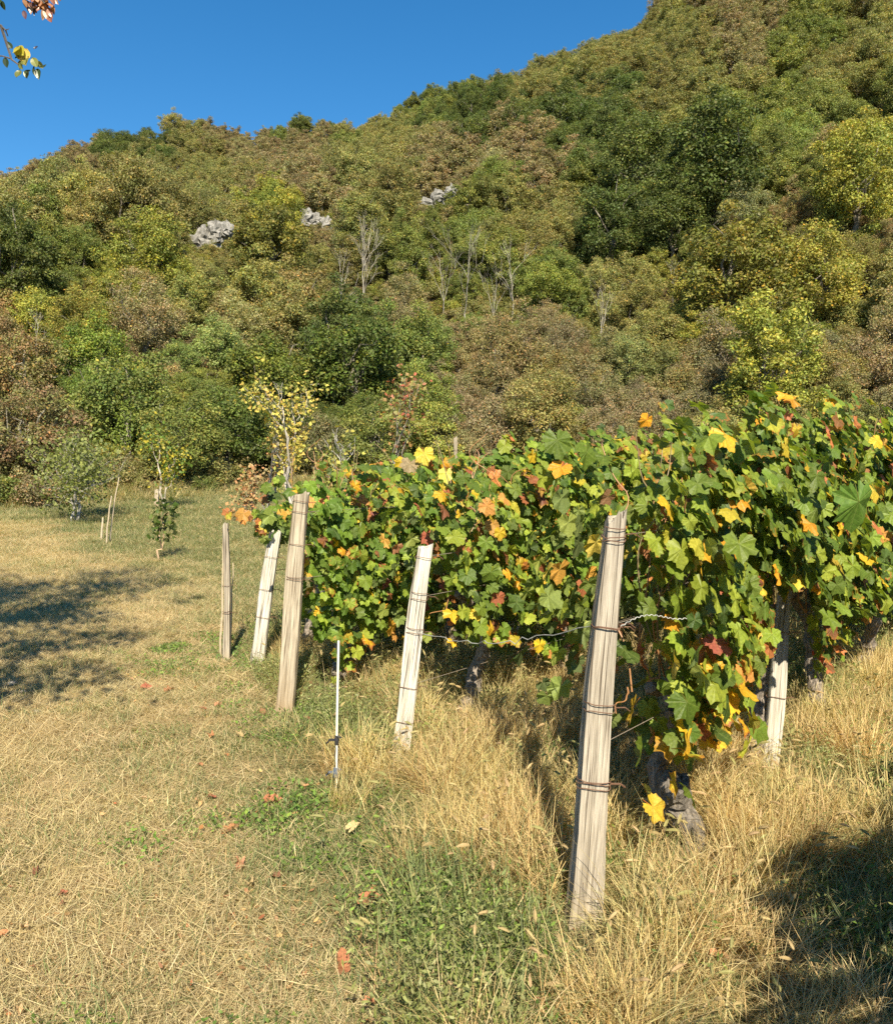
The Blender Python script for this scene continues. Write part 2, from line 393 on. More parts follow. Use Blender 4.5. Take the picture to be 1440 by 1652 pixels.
def chaikin(p, k=2):
    for _ in range(k):
        q = np.empty((2 * len(p) - 2 + 2, p.shape[1])); q[0] = p[0]; q[-1] = p[-1]
        q[1:-1:2] = .75 * p[:-1] + .25 * p[1:]; q[2:-1:2] = (.25 * p[:-1] + .75 * p[1:])[:len(q[2:-1:2])]; p = q
    return p
def limb_path(a, b, k=5, w=.12):
    a = np.asarray(a, float); b = np.asarray(b, float); t = np.linspace(0, 1, k)[:, None]
    L = np.linalg.norm(b - a); p = a + (b - a) * t; j = rng.normal(size=(k, 3)) * L * w * .5; j[0] = 0; j[-1] = 0
    p[:, 2] += (np.sin(t[:, 0] * np.pi) * L * .10); return p + j

def trunk_into(mb, cen, Ht, base, W, mat, col=(.16, .14, .11), nl=14, tr=None):
    tr = tr or Ht * .017 + .03
    top = np.array([rng.normal() * W * .05, rng.normal() * W * .05, base + (Ht - base) * .45])
    tp = limb_path((0, 0, -.4), top, 6, .05); tube(mb, tp, np.linspace(tr * 1.25, tr * .6, 6), 6, col, mat, .05)
    for q in rng.permutation(len(cen))[:nl]:
        s = rng.integers(2, 6); e = cen[q]
        tube(mb, limb_path(tp[s], e, 5, .16), np.linspace(tr * .45, tr * .09, 5), 4, tuple(np.array(col) * rng.uniform(.9, 1.5)), mat, 0, False)

def bare_into(mb, Ht, spread, col, mat, depth=4, tr=.09, nb=4, lean=0):
    """leafless tree: recursive forks"""
    def grow(p, d, L, r, k):
        q = limb_path(p, p + d * L, 4, .05); tube(mb, q, np.linspace(r, r * .62, 4), 5 if k > 2 else 3, tuple(np.array(col) * rng.uniform(.8, 1.2)), mat, 0, False)
        if k == 0: return
        for i in range(rng.integers(2, nb + 1)):
            s = q[-1] if i == 0 else q[rng.integers(1, 4)]
            nd = unit(d * 1.0 + rng.normal(size=3) * spread + np.array([0, 0, .25])); grow(s, nd, L * rng.uniform(.55, .85), r * .55, k - 1)
    grow(np.array([0, 0, -.3]), unit(np.array([lean, 0, 1.])), Ht * .38, tr, depth)

# shared tree meshes: (kind, variant) -> trunk mesh, crown mesh, joined mesh for the far wood
TREES = {}
def make_tree_mesh(key, kind, W, Ht, base, ncl, nleaf, leaf, nl=14, joined=False, bark=(.17, .15, .12)):
    cen, P, nn, col = crown_arrays(kind, W, Ht, base, ncl, nleaf, leaf)
    if joined:
        mb = MB(); leaf_quads(mb, P, nn, leaf, col); trunk_into(mb, cen, Ht, base, W, 1, bark, nl)
        TREES[key] = mb.mesh('far_tree', [M_TREE, M_BARK])
    else:
        mb = MB(); leaf_quads(mb, P, nn, leaf, col); cm = mb.mesh('crown', M_TREE)
        tb = MB(); trunk_into(tb, cen, Ht, base, W, 0, bark, nl); TREES[key] = (tb.mesh('trunk', M_BARK), cm, W, Ht)
for kd in 'ODGYBRPL':
    nv = 3 if kd in 'OGBY' else 2
    for v in range(nv):
        W = rng.uniform(5.2, 6.6); Ht = rng.uniform(6.5, 8.5)
        den = {'B': .55, 'R': .7, 'P': .8}.get(kd, 1.0)
        make_tree_mesh((kd, 'tree', v), kd, W, Ht, Ht * .0, 170, int(24000 * den), .074)
for kd in 'ODGYBRPL':
    for v in range(2):
        make_tree_mesh((kd, 'bush', v), kd, 3.0, 2.9, .0, 110, int(17000 * ({'B': .7, 'R': .8}.get(kd, 1.0))), .042, nl=24, bark=(.2, .18, .14))
for kd in 'ODGBY':
    for v in range(2):
        make_tree_mesh((kd, 'far', v), kd, rng.uniform(5.0, 6.2), rng.uniform(6.5, 8), .3, 110, 11000, .10, nl=10, joined=True, bark=(.22, .2, .17))

ANCH = [  # photograph-pixel positions of the patches of colour on the slope
 (30,290,'B'),(110,225,'B'),(200,215,'D'),(280,300,'O'),(100,330,'O'),(350,300,'O'),(250,330,'O'),(400,250,'B'),(490,200,'G'),(500,230,'B'),(600,260,'O'),
 (560,180,'O'),(700,160,'G'),(640,240,'O'),(760,200,'D'),(740,260,'B'),(850,240,'B'),(850,120,'O'),(900,200,'D'),(980,100,'O'),(1000,160,'D'),(1100,80,'O'),
 (1200,60,'B'),(1300,60,'G'),(1400,40,'O'),(1070,180,'O'),(1180,200,'G'),(1300,200,'G'),(1400,180,'G'),(1040,270,'G'),(1150,270,'D'),(1000,350,'D'),
 (1250,250,'G'),(1380,300,'Y'),(1280,345,'R'),(1420,380,'R'),(1300,420,'Y'),(1180,430,'Y'),(1100,480,'Y'),(1400,470,'O'),(1250,560,'Y'),(1400,600,'B'),
 (1050,600,'O'),(900,560,'B'),(1000,500,'O'),(880,460,'G'),(850,350,'O'),(700,400,'G'),(600,330,'O'),(760,330,'G'),(450,370,'Y'),(240,400,'Y'),(30,440,'D'),
 (100,420,'G'),(150,480,'Y'),(210,510,'B'),(50,560,'R'),(30,660,'R'),(150,580,'L'),(300,480,'O'),(330,560,'P'),(400,450,'O'),(470,480,'O'),(550,560,'D'),
 (440,600,'D'),(380,660,'D'),(560,430,'P'),(620,500,'B'),(700,520,'B'),(780,560,'B'),(660,600,'G'),(750,640,'B'),(900,650,'O'),(1000,650,'B'),(1150,610,'B'),
 (1300,640,'O'),(250,640,'G'),(150,680,'L'),(260,700,'G'),(90,520,'Y'),(20,350,'O'),(170,340,'O'),(1350,120,'O'),(1150,130,'O'),(520,310,'B'),(650,560,'B'),(320,620,'G')]
AX = np.array([a[0] for a in ANCH], float); AY = np.array([a[1] for a in ANCH], float); AK = [a[2] for a in ANCH]
def kind_at(px, py):
    d = (AX - px) ** 2 + ((AY - py) * 1.15) ** 2
    k = AK[int(np.argmin(d * rng.uniform(.3, 2.3, len(d))))]
    return k

KWORD = {'O': 'olive brown', 'D': 'dark green', 'G': 'mid green', 'Y': 'yellow green', 'B': 'thin brown', 'R': 'rust red', 'P': 'pale grey green', 'L': 'bright green'}
occupied = []      # (px, py, r px, dist) of special crowns and rocks that must stay in view

def put_tree(x, y, key, sc, label, cat='tree', group=None, name='broadleaf_tree', tint=None, squash=1.0):
    tm, cm, W, Ht = TREES[key]
    e = empty(name, (x, y, float(H(x, y)) - .05), rng.uniform(0, 6.28), (sc, sc, sc * squash))
    tag(e, label, cat, group)
    link('trunk', tm, e); c = link('crown', cm, e)
    if tint: c.color = (*tint, 1)
    return e
def special(px, py, wpx, kind, label, form='tree', v=0, tint=None, guard=True, name=None, cat=None, squash=1.0):
    key = (kind, form, v); W, Ht = TREES[key][2:]
    x, y, s = ground_at(px, py, hc=.55 * Ht / W * squash, size_px=wpx)
    put_tree(x, y, key, wpx * s / F / W, label, cat or ('tree' if form == 'tree' else 'bush'), None, name or ('broadleaf_tree' if form == 'tree' else 'bush'), tint, squash)
    if guard: occupied.append((px, py, wpx * .42, s))
    return x, y, s

# rock outcrops first: they keep a clearing
def rock(px, py, wpx, hpx, label, lumps):
    x, y, s = ground_at(px, py + hpx * .55, 0)
    k = s / F; W = wpx * k; Hh = hpx * k; mb = MB()
    n1, n2 = 13, 17
    for (ox, oz, sw, sh) in lumps:
        th = np.linspace(0, 2 * np.pi, n2, endpoint=False); ph = np.linspace(-.5 * np.pi, .5 * np.pi, n1)
        Ph, Th = np.meshgrid(ph, th, indexing='ij'); q1, q2 = rng.uniform(0, 50, 2)
        r = 1 + .70 * (vnoise(Th * 3 + q1, Ph * 2, 1.3) - .5) + .45 * (vnoise(Th * 9 + q2, Ph * 4, 1.2, 4) - .5) + .2 * (vnoise(Th * 22 + q2, Ph * 12, 1.0, 7) - .5)
        v = np.stack([ox * W + np.sign(np.cos(Th)) * np.abs(np.cos(Th)) ** .8 * np.cos(Ph) ** .7 * r * W * sw / 2, np.sin(Th) * np.cos(Ph) ** .7 * r * W * sw * .5, oz * Hh + Hh * .5 + np.sin(Ph) * r * Hh * sh * .5 + .10 * Hh * (vnoise(Th * 14 + q1, Ph * 1.5, 1.0, 13) - .5)], -1)
        i = np.arange(n1 - 1)[:, None] * n2; j = np.arange(n2)[None]; kk = (j + 1) % n2
        mb.add(v.reshape(-1, 3), np.stack([i + j, i + kk, i + n2 + kk, i + n2 + j], -1).reshape(-1, 4))
    o = link('limestone_outcrop', mb.mesh('limestone_outcrop', M_ROCK)); o.location = (x, y, float(H(x, y)) - Hh * .05)
    tag(o, label, 'rock', 'limestone outcrops on the slope')
    occupied.append((px, py, max(wpx, hpx) * .5, s))
rock(336, 382, 74, 62, 'largest pale grey limestone outcrop, standing above the yellow green tree', [(-.46, -.40, .34, .4), (-.28, -.20, .36, .5), (-.04, .0, .34, .6), (.18, .2, .34, .5), (.42, .24, .28, .36), (.12, -.2, .26, .4)])
rock(512, 358, 60, 36, 'low wide limestone outcrop between the other two on the wooded slope', [(-.3, .15, .4, .8), (-.05, .1, .35, .6), (.22, -.12, .36, .6), (.42, -.28, .25, .5)])
rock(704, 324, 56, 52, 'slanting limestone outcrop beside small rust bush high on the slope', [(-.6, -.35, .4, .3), (-.28, -.12, .42, .4), (.05, .12, .4, .45), (.4, .3, .3, .35), (.95, .1, .35, .3)])

special(240, 412, 145, 'Y', 'round yellow green tree standing just left below the largest limestone outcrop', v=0)
special(30, 430, 150, 'D', 'large dark green tree at the edge of the slope under the blue sky corner', v=0)
special(1150, 262, 175, 'D', 'biggest dark green oak with black hollow beneath, high on the right slope', v=0)
special(1035, 255, 150, 'D', 'dark green oak left beside the biggest oak on the slope', v=1)
special(985, 370, 135, 'D', 'dark green tree below the two big oaks, shaded on its right side', v=0)
special(1085, 350, 130, 'D', 'dark shaded tree in the hollow above the yellow green trees', v=1)
special(1200, 338, 88, 'P', 'pale silver green willow like tree in front of the dark oaks', v=0)
special(1285, 350, 70, 'R', 'small rust red tree right beside the pale silver green tree', v=0)
special(1385, 292, 140, 'Y', 'dense yellow green tree high at the edge of the right slope', v=1)
special(1190, 445, 200, 'Y', 'broad yellow green tree spreading widest on the lower right slope', v=2, tint=(.88, .86, .9))
special(1320, 445, 165, 'Y', 'yellow green tree with pale limbs showing on the right slope', v=0)
special(1245, 585, 175, 'Y', 'yellow green tree directly above the tallest vines', v=1)
special(432, 405, 140, 'Y', 'olive yellow tree standing right beside the largest limestone outcrop', v=2, tint=(.8, .72, .9))
special(560, 590, 200, 'D', 'dense dark green hazel like bush behind the yellow leaved sapling', 'bush', 0, tint=(1.25, 1.15, .95))
special(430, 605, 160, 'L', 'glossy bright green bush at the wood edge beside the dark green bush', 'bush', 0, tint=(.8, .75, .75))
special(370, 685, 160, 'D', 'dark green bush reaching the grass at the wood edge', 'bush', 1, tint=(1.2, 1.12, .95))
special(345, 560, 110, 'P', 'pale green bush catching the sun above the dark bushes', 'bush', 0, tint=(.95, 1.15, .75))
special(155, 570, 135, 'L', 'bright green bush behind the grey twiggy fig tree', 'bush', 1)
special(45, 700, 170, 'R', 'brown red bush with thin leaves beside the mown track', 'bush', 0, tint=(.8, .85, .9))
special(40, 600, 150, 'R', 'orange brown bush above the brown red bush', 'bush', 1)
special(235, 510, 120, 'B', 'small brown leaved tree below the round yellow green tree', v=0)
special(200, 640, 170, 'G', 'mid green bush standing directly behind the fig tree', 'bush', 1)
special(290, 700, 150, 'G', 'mid green bush beside the stump at the wood edge', 'bush', 0)
special(200, 216, 46, 'D', 'small dark evergreen tree breaking the left skyline', v=1, guard=False)
special(485, 212, 40, 'D', 'dark green tree breaking the middle of the skyline', v=0, guard=False)
special(280, 205, 46, 'O', 'single brown tree standing proud of the skyline', v=1, guard=False)

# bare pale trees
LAND = []
BARE = []
for v in range(4):
    mb = MB(); bare_into(mb, 7.5, .40 if v < 2 else .30, (.30, .275, .23), 0, 4, .060, 3 if v == 3 else 4); me = mb.mesh('branches', M_BARK); BARE.append(me)
BG = 'bare pale trees on the slope'
def bare(px, py, hpx, v, label, lean=0.0, tw=1.0):
    x, y, s = ground_at(px, py + hpx * .35); sc = hpx * s / F / 7.5
    e = empty('bare_tree', (x, y, float(H(x, y))), rng.uniform(0, 6.28), (sc * tw, sc * tw, sc)); e.rotation_euler[1] = lean
    tag(e, label, 'bare tree', BG); link('branches', BARE[v], e); occupied.append((px, py, hpx * .16, s))
bare_start = 1
bare(585, 450, 170, 0, 'broad leafless tree with many white branches above the dark green bush')
bare(548, 470, 150, 1, 'leafless white tree leaning beside the broadest bare tree', -.2)
bare(752, 490, 190, 2, 'tall slim leafless tree with pale trunk in the brown thicket')
bare(715, 480, 130, 3, 'thin leafless tree left of the tall slim bare one')
bare(796, 500, 120, 3, 'short leafless stem beside the tall slim bare tree')
bare(826, 480, 140, 2, 'leafless tree with forked pale stem among green bushes')
bare(968, 525, 130, 3, 'lone thin white trunk below the dark oaks', -.12)
bare(1085, 470, 110, 1, 'bare grey branches showing beside the broad yellow green tree')
bare(120, 225, 34, 0, 'tiny bare tree crown on the left skyline')
bare(60, 560, 130, 1, 'bare pale branches rising out of the orange brown bush')

# fill: jittered rows in distance, every tree or bush an individual until 300 of a kind, the rest one wood
cand = []
y = 20.0
while y < 172:
    sp = np.interp(y, [20, 40, 60, 100, 170], [1.45, 1.9, 2.4, 2.9, 3.4])
    t = -.68
    while t < .68:
        x = t * y + rng.uniform(-.4, .4) * sp; yy = y + rng.uniform(-.4, .4) * sp
        y0 = float(np.interp(x / yy, T0, Y0))
        if yy > y0 + .3: cand.append((x, yy))
        t += sp / y
    y += sp * .82
far_pts = []; near_list = []
SKX = [0, 120, 200, 300, 480, 560, 640, 730, 850, 960, 1040, 1052, 1500]; SKY = [256, 222, 212, 200, 186, 176, 165, 124, 100, 62, 40, 0, -400]
LOWBAND = {}
for (x, yy) in cand:
    z = float(H(x, yy)); lowr = yy < 46 + 8 * math.sin(x * .3)
    form = 'bush' if (lowr and rng.random() < .72) else 'tree'
    size = rng.uniform(1.7, 3.2) if form == 'bush' else rng.uniform(2.5, 4.8) * (1 if yy > 40 else .75)
    hgt = size * (.95 if form == 'bush' else 1.25)
    px, py, dist = project(x, yy, z + hgt * .55)
    sky_y = float(np.interp(px, SKX, SKY)); tp_ = project(x, yy, z + hgt)[1]
    if tp_ < sky_y - 2 and dist < 150:
        f_ = (project(x, yy, z)[1] - sky_y) / max(project(x, yy, z)[1] - tp_, 1)
        if f_ < .35: continue
        size *= f_; hgt *= f_
    ptop = project(x, yy, z + hgt)[1]; r = size * F / dist * .5
    if px < -150 or px > 1590 or py < -160: continue
    bad = False
    for (ox, oy, orr, od) in occupied:
        if dist < od + 2 and abs(px - ox) < orr + r * .55 and ptop < oy + orr * .35 and py + r > oy - orr: bad = True; break
    if bad:
        if dist > 30:   # undergrowth instead, so no bare patch
            form = 'bush'; size = min(size, 1.9); hgt = size
            ptop = project(x, yy, z + hgt)[1]
            if any(dist < od + 2 and abs(px - ox) < orr + 6 and ptop < oy + orr * .3 and ptop > oy - orr for (ox, oy, orr, od) in occupied): continue
        else: continue
    k = kind_at(px, py)
    near_list.append((size / dist, x, yy, form, k, size, px, py))
near_list.sort(reverse=True)
cnt = {'tree': 0, 'bush': 0}
def zone(px, py, yy):
    side = 'above the grass clearing' if px < 430 else ('behind the vines' if px < 1000 else 'behind the tallest vines')
    hgt = 'at the foot of the slope' if yy < 36 else ('low on the slope' if yy < 55 else 'halfway up the slope' if yy < 90 else 'near the skyline')
    return side, hgt
LANDM = [(40, 300, 'the left skyline end'), (100, 340, 'the skyline dip'), (380, 300, 'the upper brown wood'), (900, 380, 'the green middle wood'), (620, 330, 'the wood between outcrops'), (336, 382, 'the largest limestone outcrop'), (512, 358, 'the low wide outcrop'), (704, 324, 'the slanting outcrop'), (240, 412, 'the round yellow green tree'),
 (30, 430, 'the big dark left edge tree'), (1150, 265, 'the biggest dark oak'), (1035, 260, 'the second dark oak'), (1085, 350, 'the shaded hollow'), (1200, 338, 'the pale silver green tree'),
 (1285, 350, 'the small rust red tree'), (1385, 292, 'the dense yellow green tree'), (1195, 455, 'the broad yellow green tree'), (1245, 580, 'the vineside yellow tree'), (450, 400, 'the olive yellow tree'),
 (560, 585, 'the dense dark green bush'), (430, 600, 'the glossy bright green bush'), (370, 680, 'the grass edge bush'), (155, 570, 'the bright green bush'), (45, 700, 'the brown red bush'), (235, 510, 'the small brown leaved tree'),
 (200, 216, 'the skyline evergreen'), (485, 196, 'the dark green skyline tree'), (280, 205, 'the brown skyline tree'), (585, 450, 'the broad leafless tree'), (752, 490, 'the tall slim leafless tree'),
 (826, 480, 'the forked leafless tree'), (968, 525, 'the lone thin white trunk'), (1085, 470, 'the bare grey branches'), (120, 225, 'the tiny bare skyline tree'), (640, 170, 'the middle of the skyline'),
 (850, 105, 'the steepening skyline'), (1040, 30, 'the summit edge'), (1250, 60, 'the highest dark trees'), (880, 640, 'the middle vines'), (1250, 640, 'the tallest vines'), (120, 780, 'the grey twiggy fig tree'), (1400, 180, 'the upper wood edge')]
def landmark(px, py):
    d = [((a - px) ** 2 + (b - py) ** 2, a, b, n) for a, b, n in LANDM]; _, a, b, n = min(d); far = 'just ' if _ < 60 ** 2 else 'well '
    if abs(px - a) > abs(py - b): return far + ('right of ' if px > a else 'left of ') + n
    return far + ('below ' if py > b else 'above ') + n
def sizeword(form, size):
    a, b = (2.3, 2.9) if form == 'bush' else (4.1, 5.0)
    return 'small ' if size < a else ('large ' if size > b else '')
def dens_tint():
    a = rng.uniform(.82, 1.18); return (a * rng.uniform(.93, 1.08), a, a * rng.uniform(.85, 1.15))
for (_, x, yy, form, k, size, px, py) in near_list:
    if cnt[form] < (262 if form == 'tree' else 272):
        cnt[form] += 1
        v = int(rng.integers(0, 3 if (form == 'tree' and k in 'OGBY') else 2)); key = (k, form, v); W = TREES[key][2]
        side, hg = zone(px, py, yy); near_to = landmark(px, py); adj = sizeword(form, size)
        put_tree(x, yy, key, size / W, f'{adj}{KWORD[k]} {form} {near_to}', form, f'{adj}{KWORD[k]} {"bushes" if form == "bush" else "trees"} {near_to}',
                 'broadleaf_tree' if form == 'tree' else 'bush', dens_tint(), rng.uniform(.85, 1.15))
    else:
        fk = {'R': 'B', 'P': 'O', 'L': 'G'}.get(k, k)
        far_pts.append((x, yy, float(H(x, yy)) - .1, 0, 0, rng.uniform(0, 6.28), size / 5.6, 'ODGBY'.index(fk) * 2 + int(rng.integers(0, 2))))

# ------------------------------------------------------------------ geometry-node scatter for what nobody could count
def scatter(name, pts, meshes, mat=None):
    """pts rows: x y z rx ry rz scale index"""
    pts = np.asarray(pts, np.float32)
    coll = bpy.data.collections.new(name + '_sources')
    for i, me in enumerate(meshes):
        o = bpy.data.objects.new('source_%03d' % i, me); coll.objects.link(o)
    me = bpy.data.meshes.new(name); me.vertices.add(len(pts)); me.vertices.foreach_set('co', pts[:, :3].reshape(-1))
    a = me.attributes.new('rot', 'FLOAT_VECTOR', 'POINT'); a.data.foreach_set('vector', pts[:, 3:6].copy().reshape(-1))
    a = me.attributes.new('sc', 'FLOAT', 'POINT'); a.data.foreach_set('value', pts[:, 6].copy())
    a = me.attributes.new('idx', 'INT', 'POINT'); a.data.foreach_set('value', pts[:, 7].astype(np.int32))
    me.update()
    o = link(name, me)
    ng = bpy.data.node_groups.new(name, 'GeometryNodeTree')
    ng.interface.new_socket('Geometry', in_out='INPUT', socket_type='NodeSocketGeometry')
    ng.interface.new_socket('Geometry', in_out='OUTPUT', socket_type='NodeSocketGeometry')
    nn = ng.nodes; gi = nn.new('NodeGroupInput'); go = nn.new('NodeGroupOutput')
    ip = nn.new('GeometryNodeInstanceOnPoints'); ci = nn.new('GeometryNodeCollectionInfo')
    ci.inputs[0].default_value = coll; ci.inputs[1].default_value = True; ci.inputs[2].default_value = True
    def at(nm, ty):
        q = nn.new('GeometryNodeInputNamedAttribute'); q.data_type = ty; q.inputs[0].default_value = nm
        return [s for s in q.outputs if s.enabled and s.name == 'Attribute'][0]
    ng.links.new(gi.outputs[0], ip.inputs['Points']); ng.links.new(ci.outputs[0], ip.inputs['Instance'])
    ip.inputs['Pick Instance'].default_value = True
    ng.links.new(at('idx', 'INT'), ip.inputs['Instance Index'])
    e2r = nn.new('FunctionNodeEulerToRotation'); ng.links.new(at('rot', 'FLOAT_VECTOR'), e2r.inputs[0]); ng.links.new(e2r.outputs[0], ip.inputs['Rotation'])
    ng.links.new(at('sc', 'FLOAT'), ip.inputs['Scale'])
    ng.links.new(ip.outputs[0], go.inputs[0])
    md = o.modifiers.new('scatter', 'NODES'); md.node_group = ng
    return o
if far_pts:
    tag(scatter('distant_woodland', far_pts, [TREES[(k, 'far', v)] for k in 'ODGBY' for v in range(2)]),
        'far wooded hillside of olive and brown trees below the blue sky', 'woodland', kind='stuff')

und = []
y = 20.0
while y < 110:
    sp = np.interp(y, [20, 40, 110], [.9, 1.15, 1.9]); t = -.66
    while t < .66:
        x = t * y + rng.uniform(-.5, .5) * sp; yy = y + rng.uniform(-.5, .5) * sp
        if yy > float(np.interp(x / yy, T0, Y0)) + .5:
            px, py, ds = project(x, yy, float(H(x, yy)) + .8)
            if not any(abs(px - ox) < orr * .8 and oy - orr < py < oy + orr * .25 and ds < od + 1 for (ox, oy, orr, od) in occupied[:3]):
                und.append((x, yy, float(H(x, yy)) - .15, 0, 0, rng.uniform(0, 6.28), sp * rng.uniform(.8, 1.5) / 2.3, int(rng.choice(8, p=[.2, .2, .05, .05, .15, .1, .15, .1]))))
        t += sp / y
    y += sp * .9
UM = []
for kd in 'OGBY':
    for v in range(2):
        cen, P, nn, col = crown_arrays(kd, 2.6, 1.9, -.1, 40, 3600, .06); mb = MB(); leaf_quads(mb, P, nn, .06, col * .9); UM.append(mb.mesh('undergrowth', M_TREE))
tag(scatter('undergrowth', und, UM), 'brown and green scrub filling the ground between the trees', 'undergrowth', kind='stuff')

# ------------------------------------------------------------------ grapevine leaf
def vine_leaf_mesh(seed, crisp=1.0):
    r_ = np.random.default_rng(seed); n = 34
    th = np.linspace(-math.pi * .93, math.pi * .93, n)
    def lobe(c, w, h): return h * np.exp(-((np.abs(th) - c) / w) ** 2)
    r = .39 + np.maximum.reduce([lobe(0, .42, .24), lobe(.98, .37, .19), lobe(1.95, .44, .12), .05 * np.ones(n)])
    r *= 1 + .055 * np.where(np.arange(n) % 2 == 0, 1, -1) + r_.normal(size=n) * .035
    r[[0, -1]] *= .55
    x = np.sin(th) * r; y = np.cos(th) * r
    z = -r_.uniform(.15, .6) * r ** 2 + .075 * np.sin(th * r_.integers(3, 7) + r_.uniform(0, 6)) * (r / .6) + .30 * np.abs(x) * r_.uniform(-.9, 1.0) + r_.normal(size=n) * .012
    v = np.concatenate([[[0, 0, 0]], np.stack([x, y, z], 1)]); v[:, 1] += .12
    uv = np.concatenate([[[0, 0]], np.stack([x, y], 1)])
    f = np.array([[0, i, i + 1] for i in range(1, n)])[:, ::-1]
    return v.astype(np.float32), f, uv.astype(np.float32)
LV = [vine_leaf_mesh(s) for s in range(12)]
def leafmesh(k, mat):
    mb = MB(); v, f, uv = LV[k]; mb.add(v, f, (1, 1, 1), uv)
    # petiole
    tube(mb, [(0, .12, 0), (0, .0, -.02), (.01, -.28, -.10)], [.010, .009, .008], 3, (1.5, .7, .6), cap=False)
    return mb.mesh('leaf', mat)
LM = [leafmesh(k, M_VINE) for k in range(12)]
def leaf_frame(nrm, tip):
    z = unit(nrm); y = unit(tip - z * (tip * z).sum(-1, keepdims=True)); x = np.cross(y, z)
    return np.stack([x, y, z], -1)     # columns
GR = [np.array(c) for c in ((.092, .155, .022), (.145, .225, .028), (.24, .31, .038), (.055, .100, .020), (.105, .165, .028))]
YE = [np.array(c) for c in ((.62, .42, .03), (.50, .40, .04), (.66, .36, .025), (.36, .36, .04))]
OR = [np.array(c) for c in ((.48, .19, .06), (.52, .28, .07), (.38, .14, .06))]
RE = [np.array(c) for c in ((.32, .09, .07), (.26, .09, .08))]
BR = [np.array(c) for c in ((.27, .12, .05), (.20, .085, .04))]
def pick_colour(py_, po, pr, pb):
    u = rng.random()
    if u < py_: return YE[rng.integers(4)] * rng.uniform(.8, 1.1), rng.choice([1.0, .6, .3])
    u -= py_
    if u < po: return OR[rng.integers(3)] * rng.uniform(.8, 1.15), .7
    u -= po
    if u < pr * .6: return RE[rng.integers(2)] * rng.uniform(.8, 1.2), .8
    u -= pr
    if u < pb: return BR[rng.integers(2)], .5
    return GR[rng.choice(5, p=[.24, .26, .24, .12, .14])] * rng.uniform(.8, 1.15), (1.0 if rng.random() < .62 else rng.uniform(.3, .9))

ROWD = np.array([.653, .757, 0]); ROWN = np.array([.757, -.653, 0])     # along the row, and towards the sun side
ROWN2 = ROWN
def canopy_samples(n, L, zb, zt, th, seed, clip=-.66):
    """points and normals of leaves in a hedge-like canopy; local frame x = along row, y = across (-y towards camera), z up"""
    s = rng.uniform(max(-L / 2 - .12, clip), L / 2 + .12, n)
    side = rng.random(n); q = rng.random(n) ** .5
    topz = zt + .22 * (vnoise(s * 3 + seed * 7, s * 0 + seed, 1.0, seed) - .5) * 2
    botz = zb + .30 * (vnoise(s * 2.3 + seed * 3, s * 0 + 5, 1.0, seed + 9) - .5) * 2
    z = botz + (topz - botz) * rng.random(n) ** .92
    rel = (z - botz) / (topz - botz)
    w = th * (.55 + .75 * np.sin(np.clip(rel, 0, 1) * 2.4 + .5)) * (1 + .5 * (vnoise(s * 4 + seed, z * 4, 1.0, seed + 3) - .5) * 2)
    yy = np.where(side < .62, -1, np.where(side < .85, 1, rng.uniform(-1, 1, n))) * w * rng.uniform(.55, 1.08, n)
    up = np.clip((rel - .75) * 4, 0, 1)
    nrm = np.stack([rng.normal(size=n) * .45, np.where(up > .3, -1, np.sign(yy)) * (1.1 - .3 * up) + rng.normal(size=n) * .4, .5 + up * .35 + rng.normal(size=n) * .4], 1)
    tip = np.stack([rng.normal(size=n) * .5, np.sign(yy) * .35 + rng.normal(size=n) * .3, -1 + up * .3 + rng.normal(size=n) * .35], 1)
    P = np.stack([s, yy, z], 1)
    return P, unit(nrm), unit(tip), rel, side

def foliage_mesh(n, L, zb, zt, th, seed, cp=(.06, .025, .004, .015), size=.098, keep=None, org=None, clip=-.66):
    P, nn, tt, rel, sd = canopy_samples(n, L, zb, zt, th, seed, clip)
    if keep:
        ca_, sa_ = math.cos(ROWANG), math.sin(ROWANG)
        ks = []
        for p in P:
            pp = project(org[0] + p[0] * ca_ - p[1] * sa_, org[1] + p[0] * sa_ + p[1] * ca_, p[2] + org[2]); ks.append(keep(pp[0], pp[1]))
        ks = np.array(ks); P, nn, tt = P[ks], nn[ks], tt[ks]; n = len(P)
    Fm = leaf_frame(nn, tt); sz = size * rng.uniform(.6, 1.25, n); mb = MB()
    vid = rng.integers(0, 12, n)
    for k in range(12):
        ix = np.where(vid == k)[0]
        v0, f0, uv0 = LV[k]; nv = len(v0)
        V = np.einsum('nij,vj->nvi', Fm[ix], v0) * sz[ix][:, None, None] + P[ix][:, None]
        cols = np.array([pick_colour(*cp)[0] for _ in ix]).reshape(-1, 3)
        mb.add(V.reshape(-1, 3), (f0[None] + (np.arange(len(ix)) * nv)[:, None, None]).reshape(-1, 3), np.repeat(cols, nv, 0), np.tile(uv0, (len(ix), 1)))
    return mb.mesh('foliage', M_VINE)

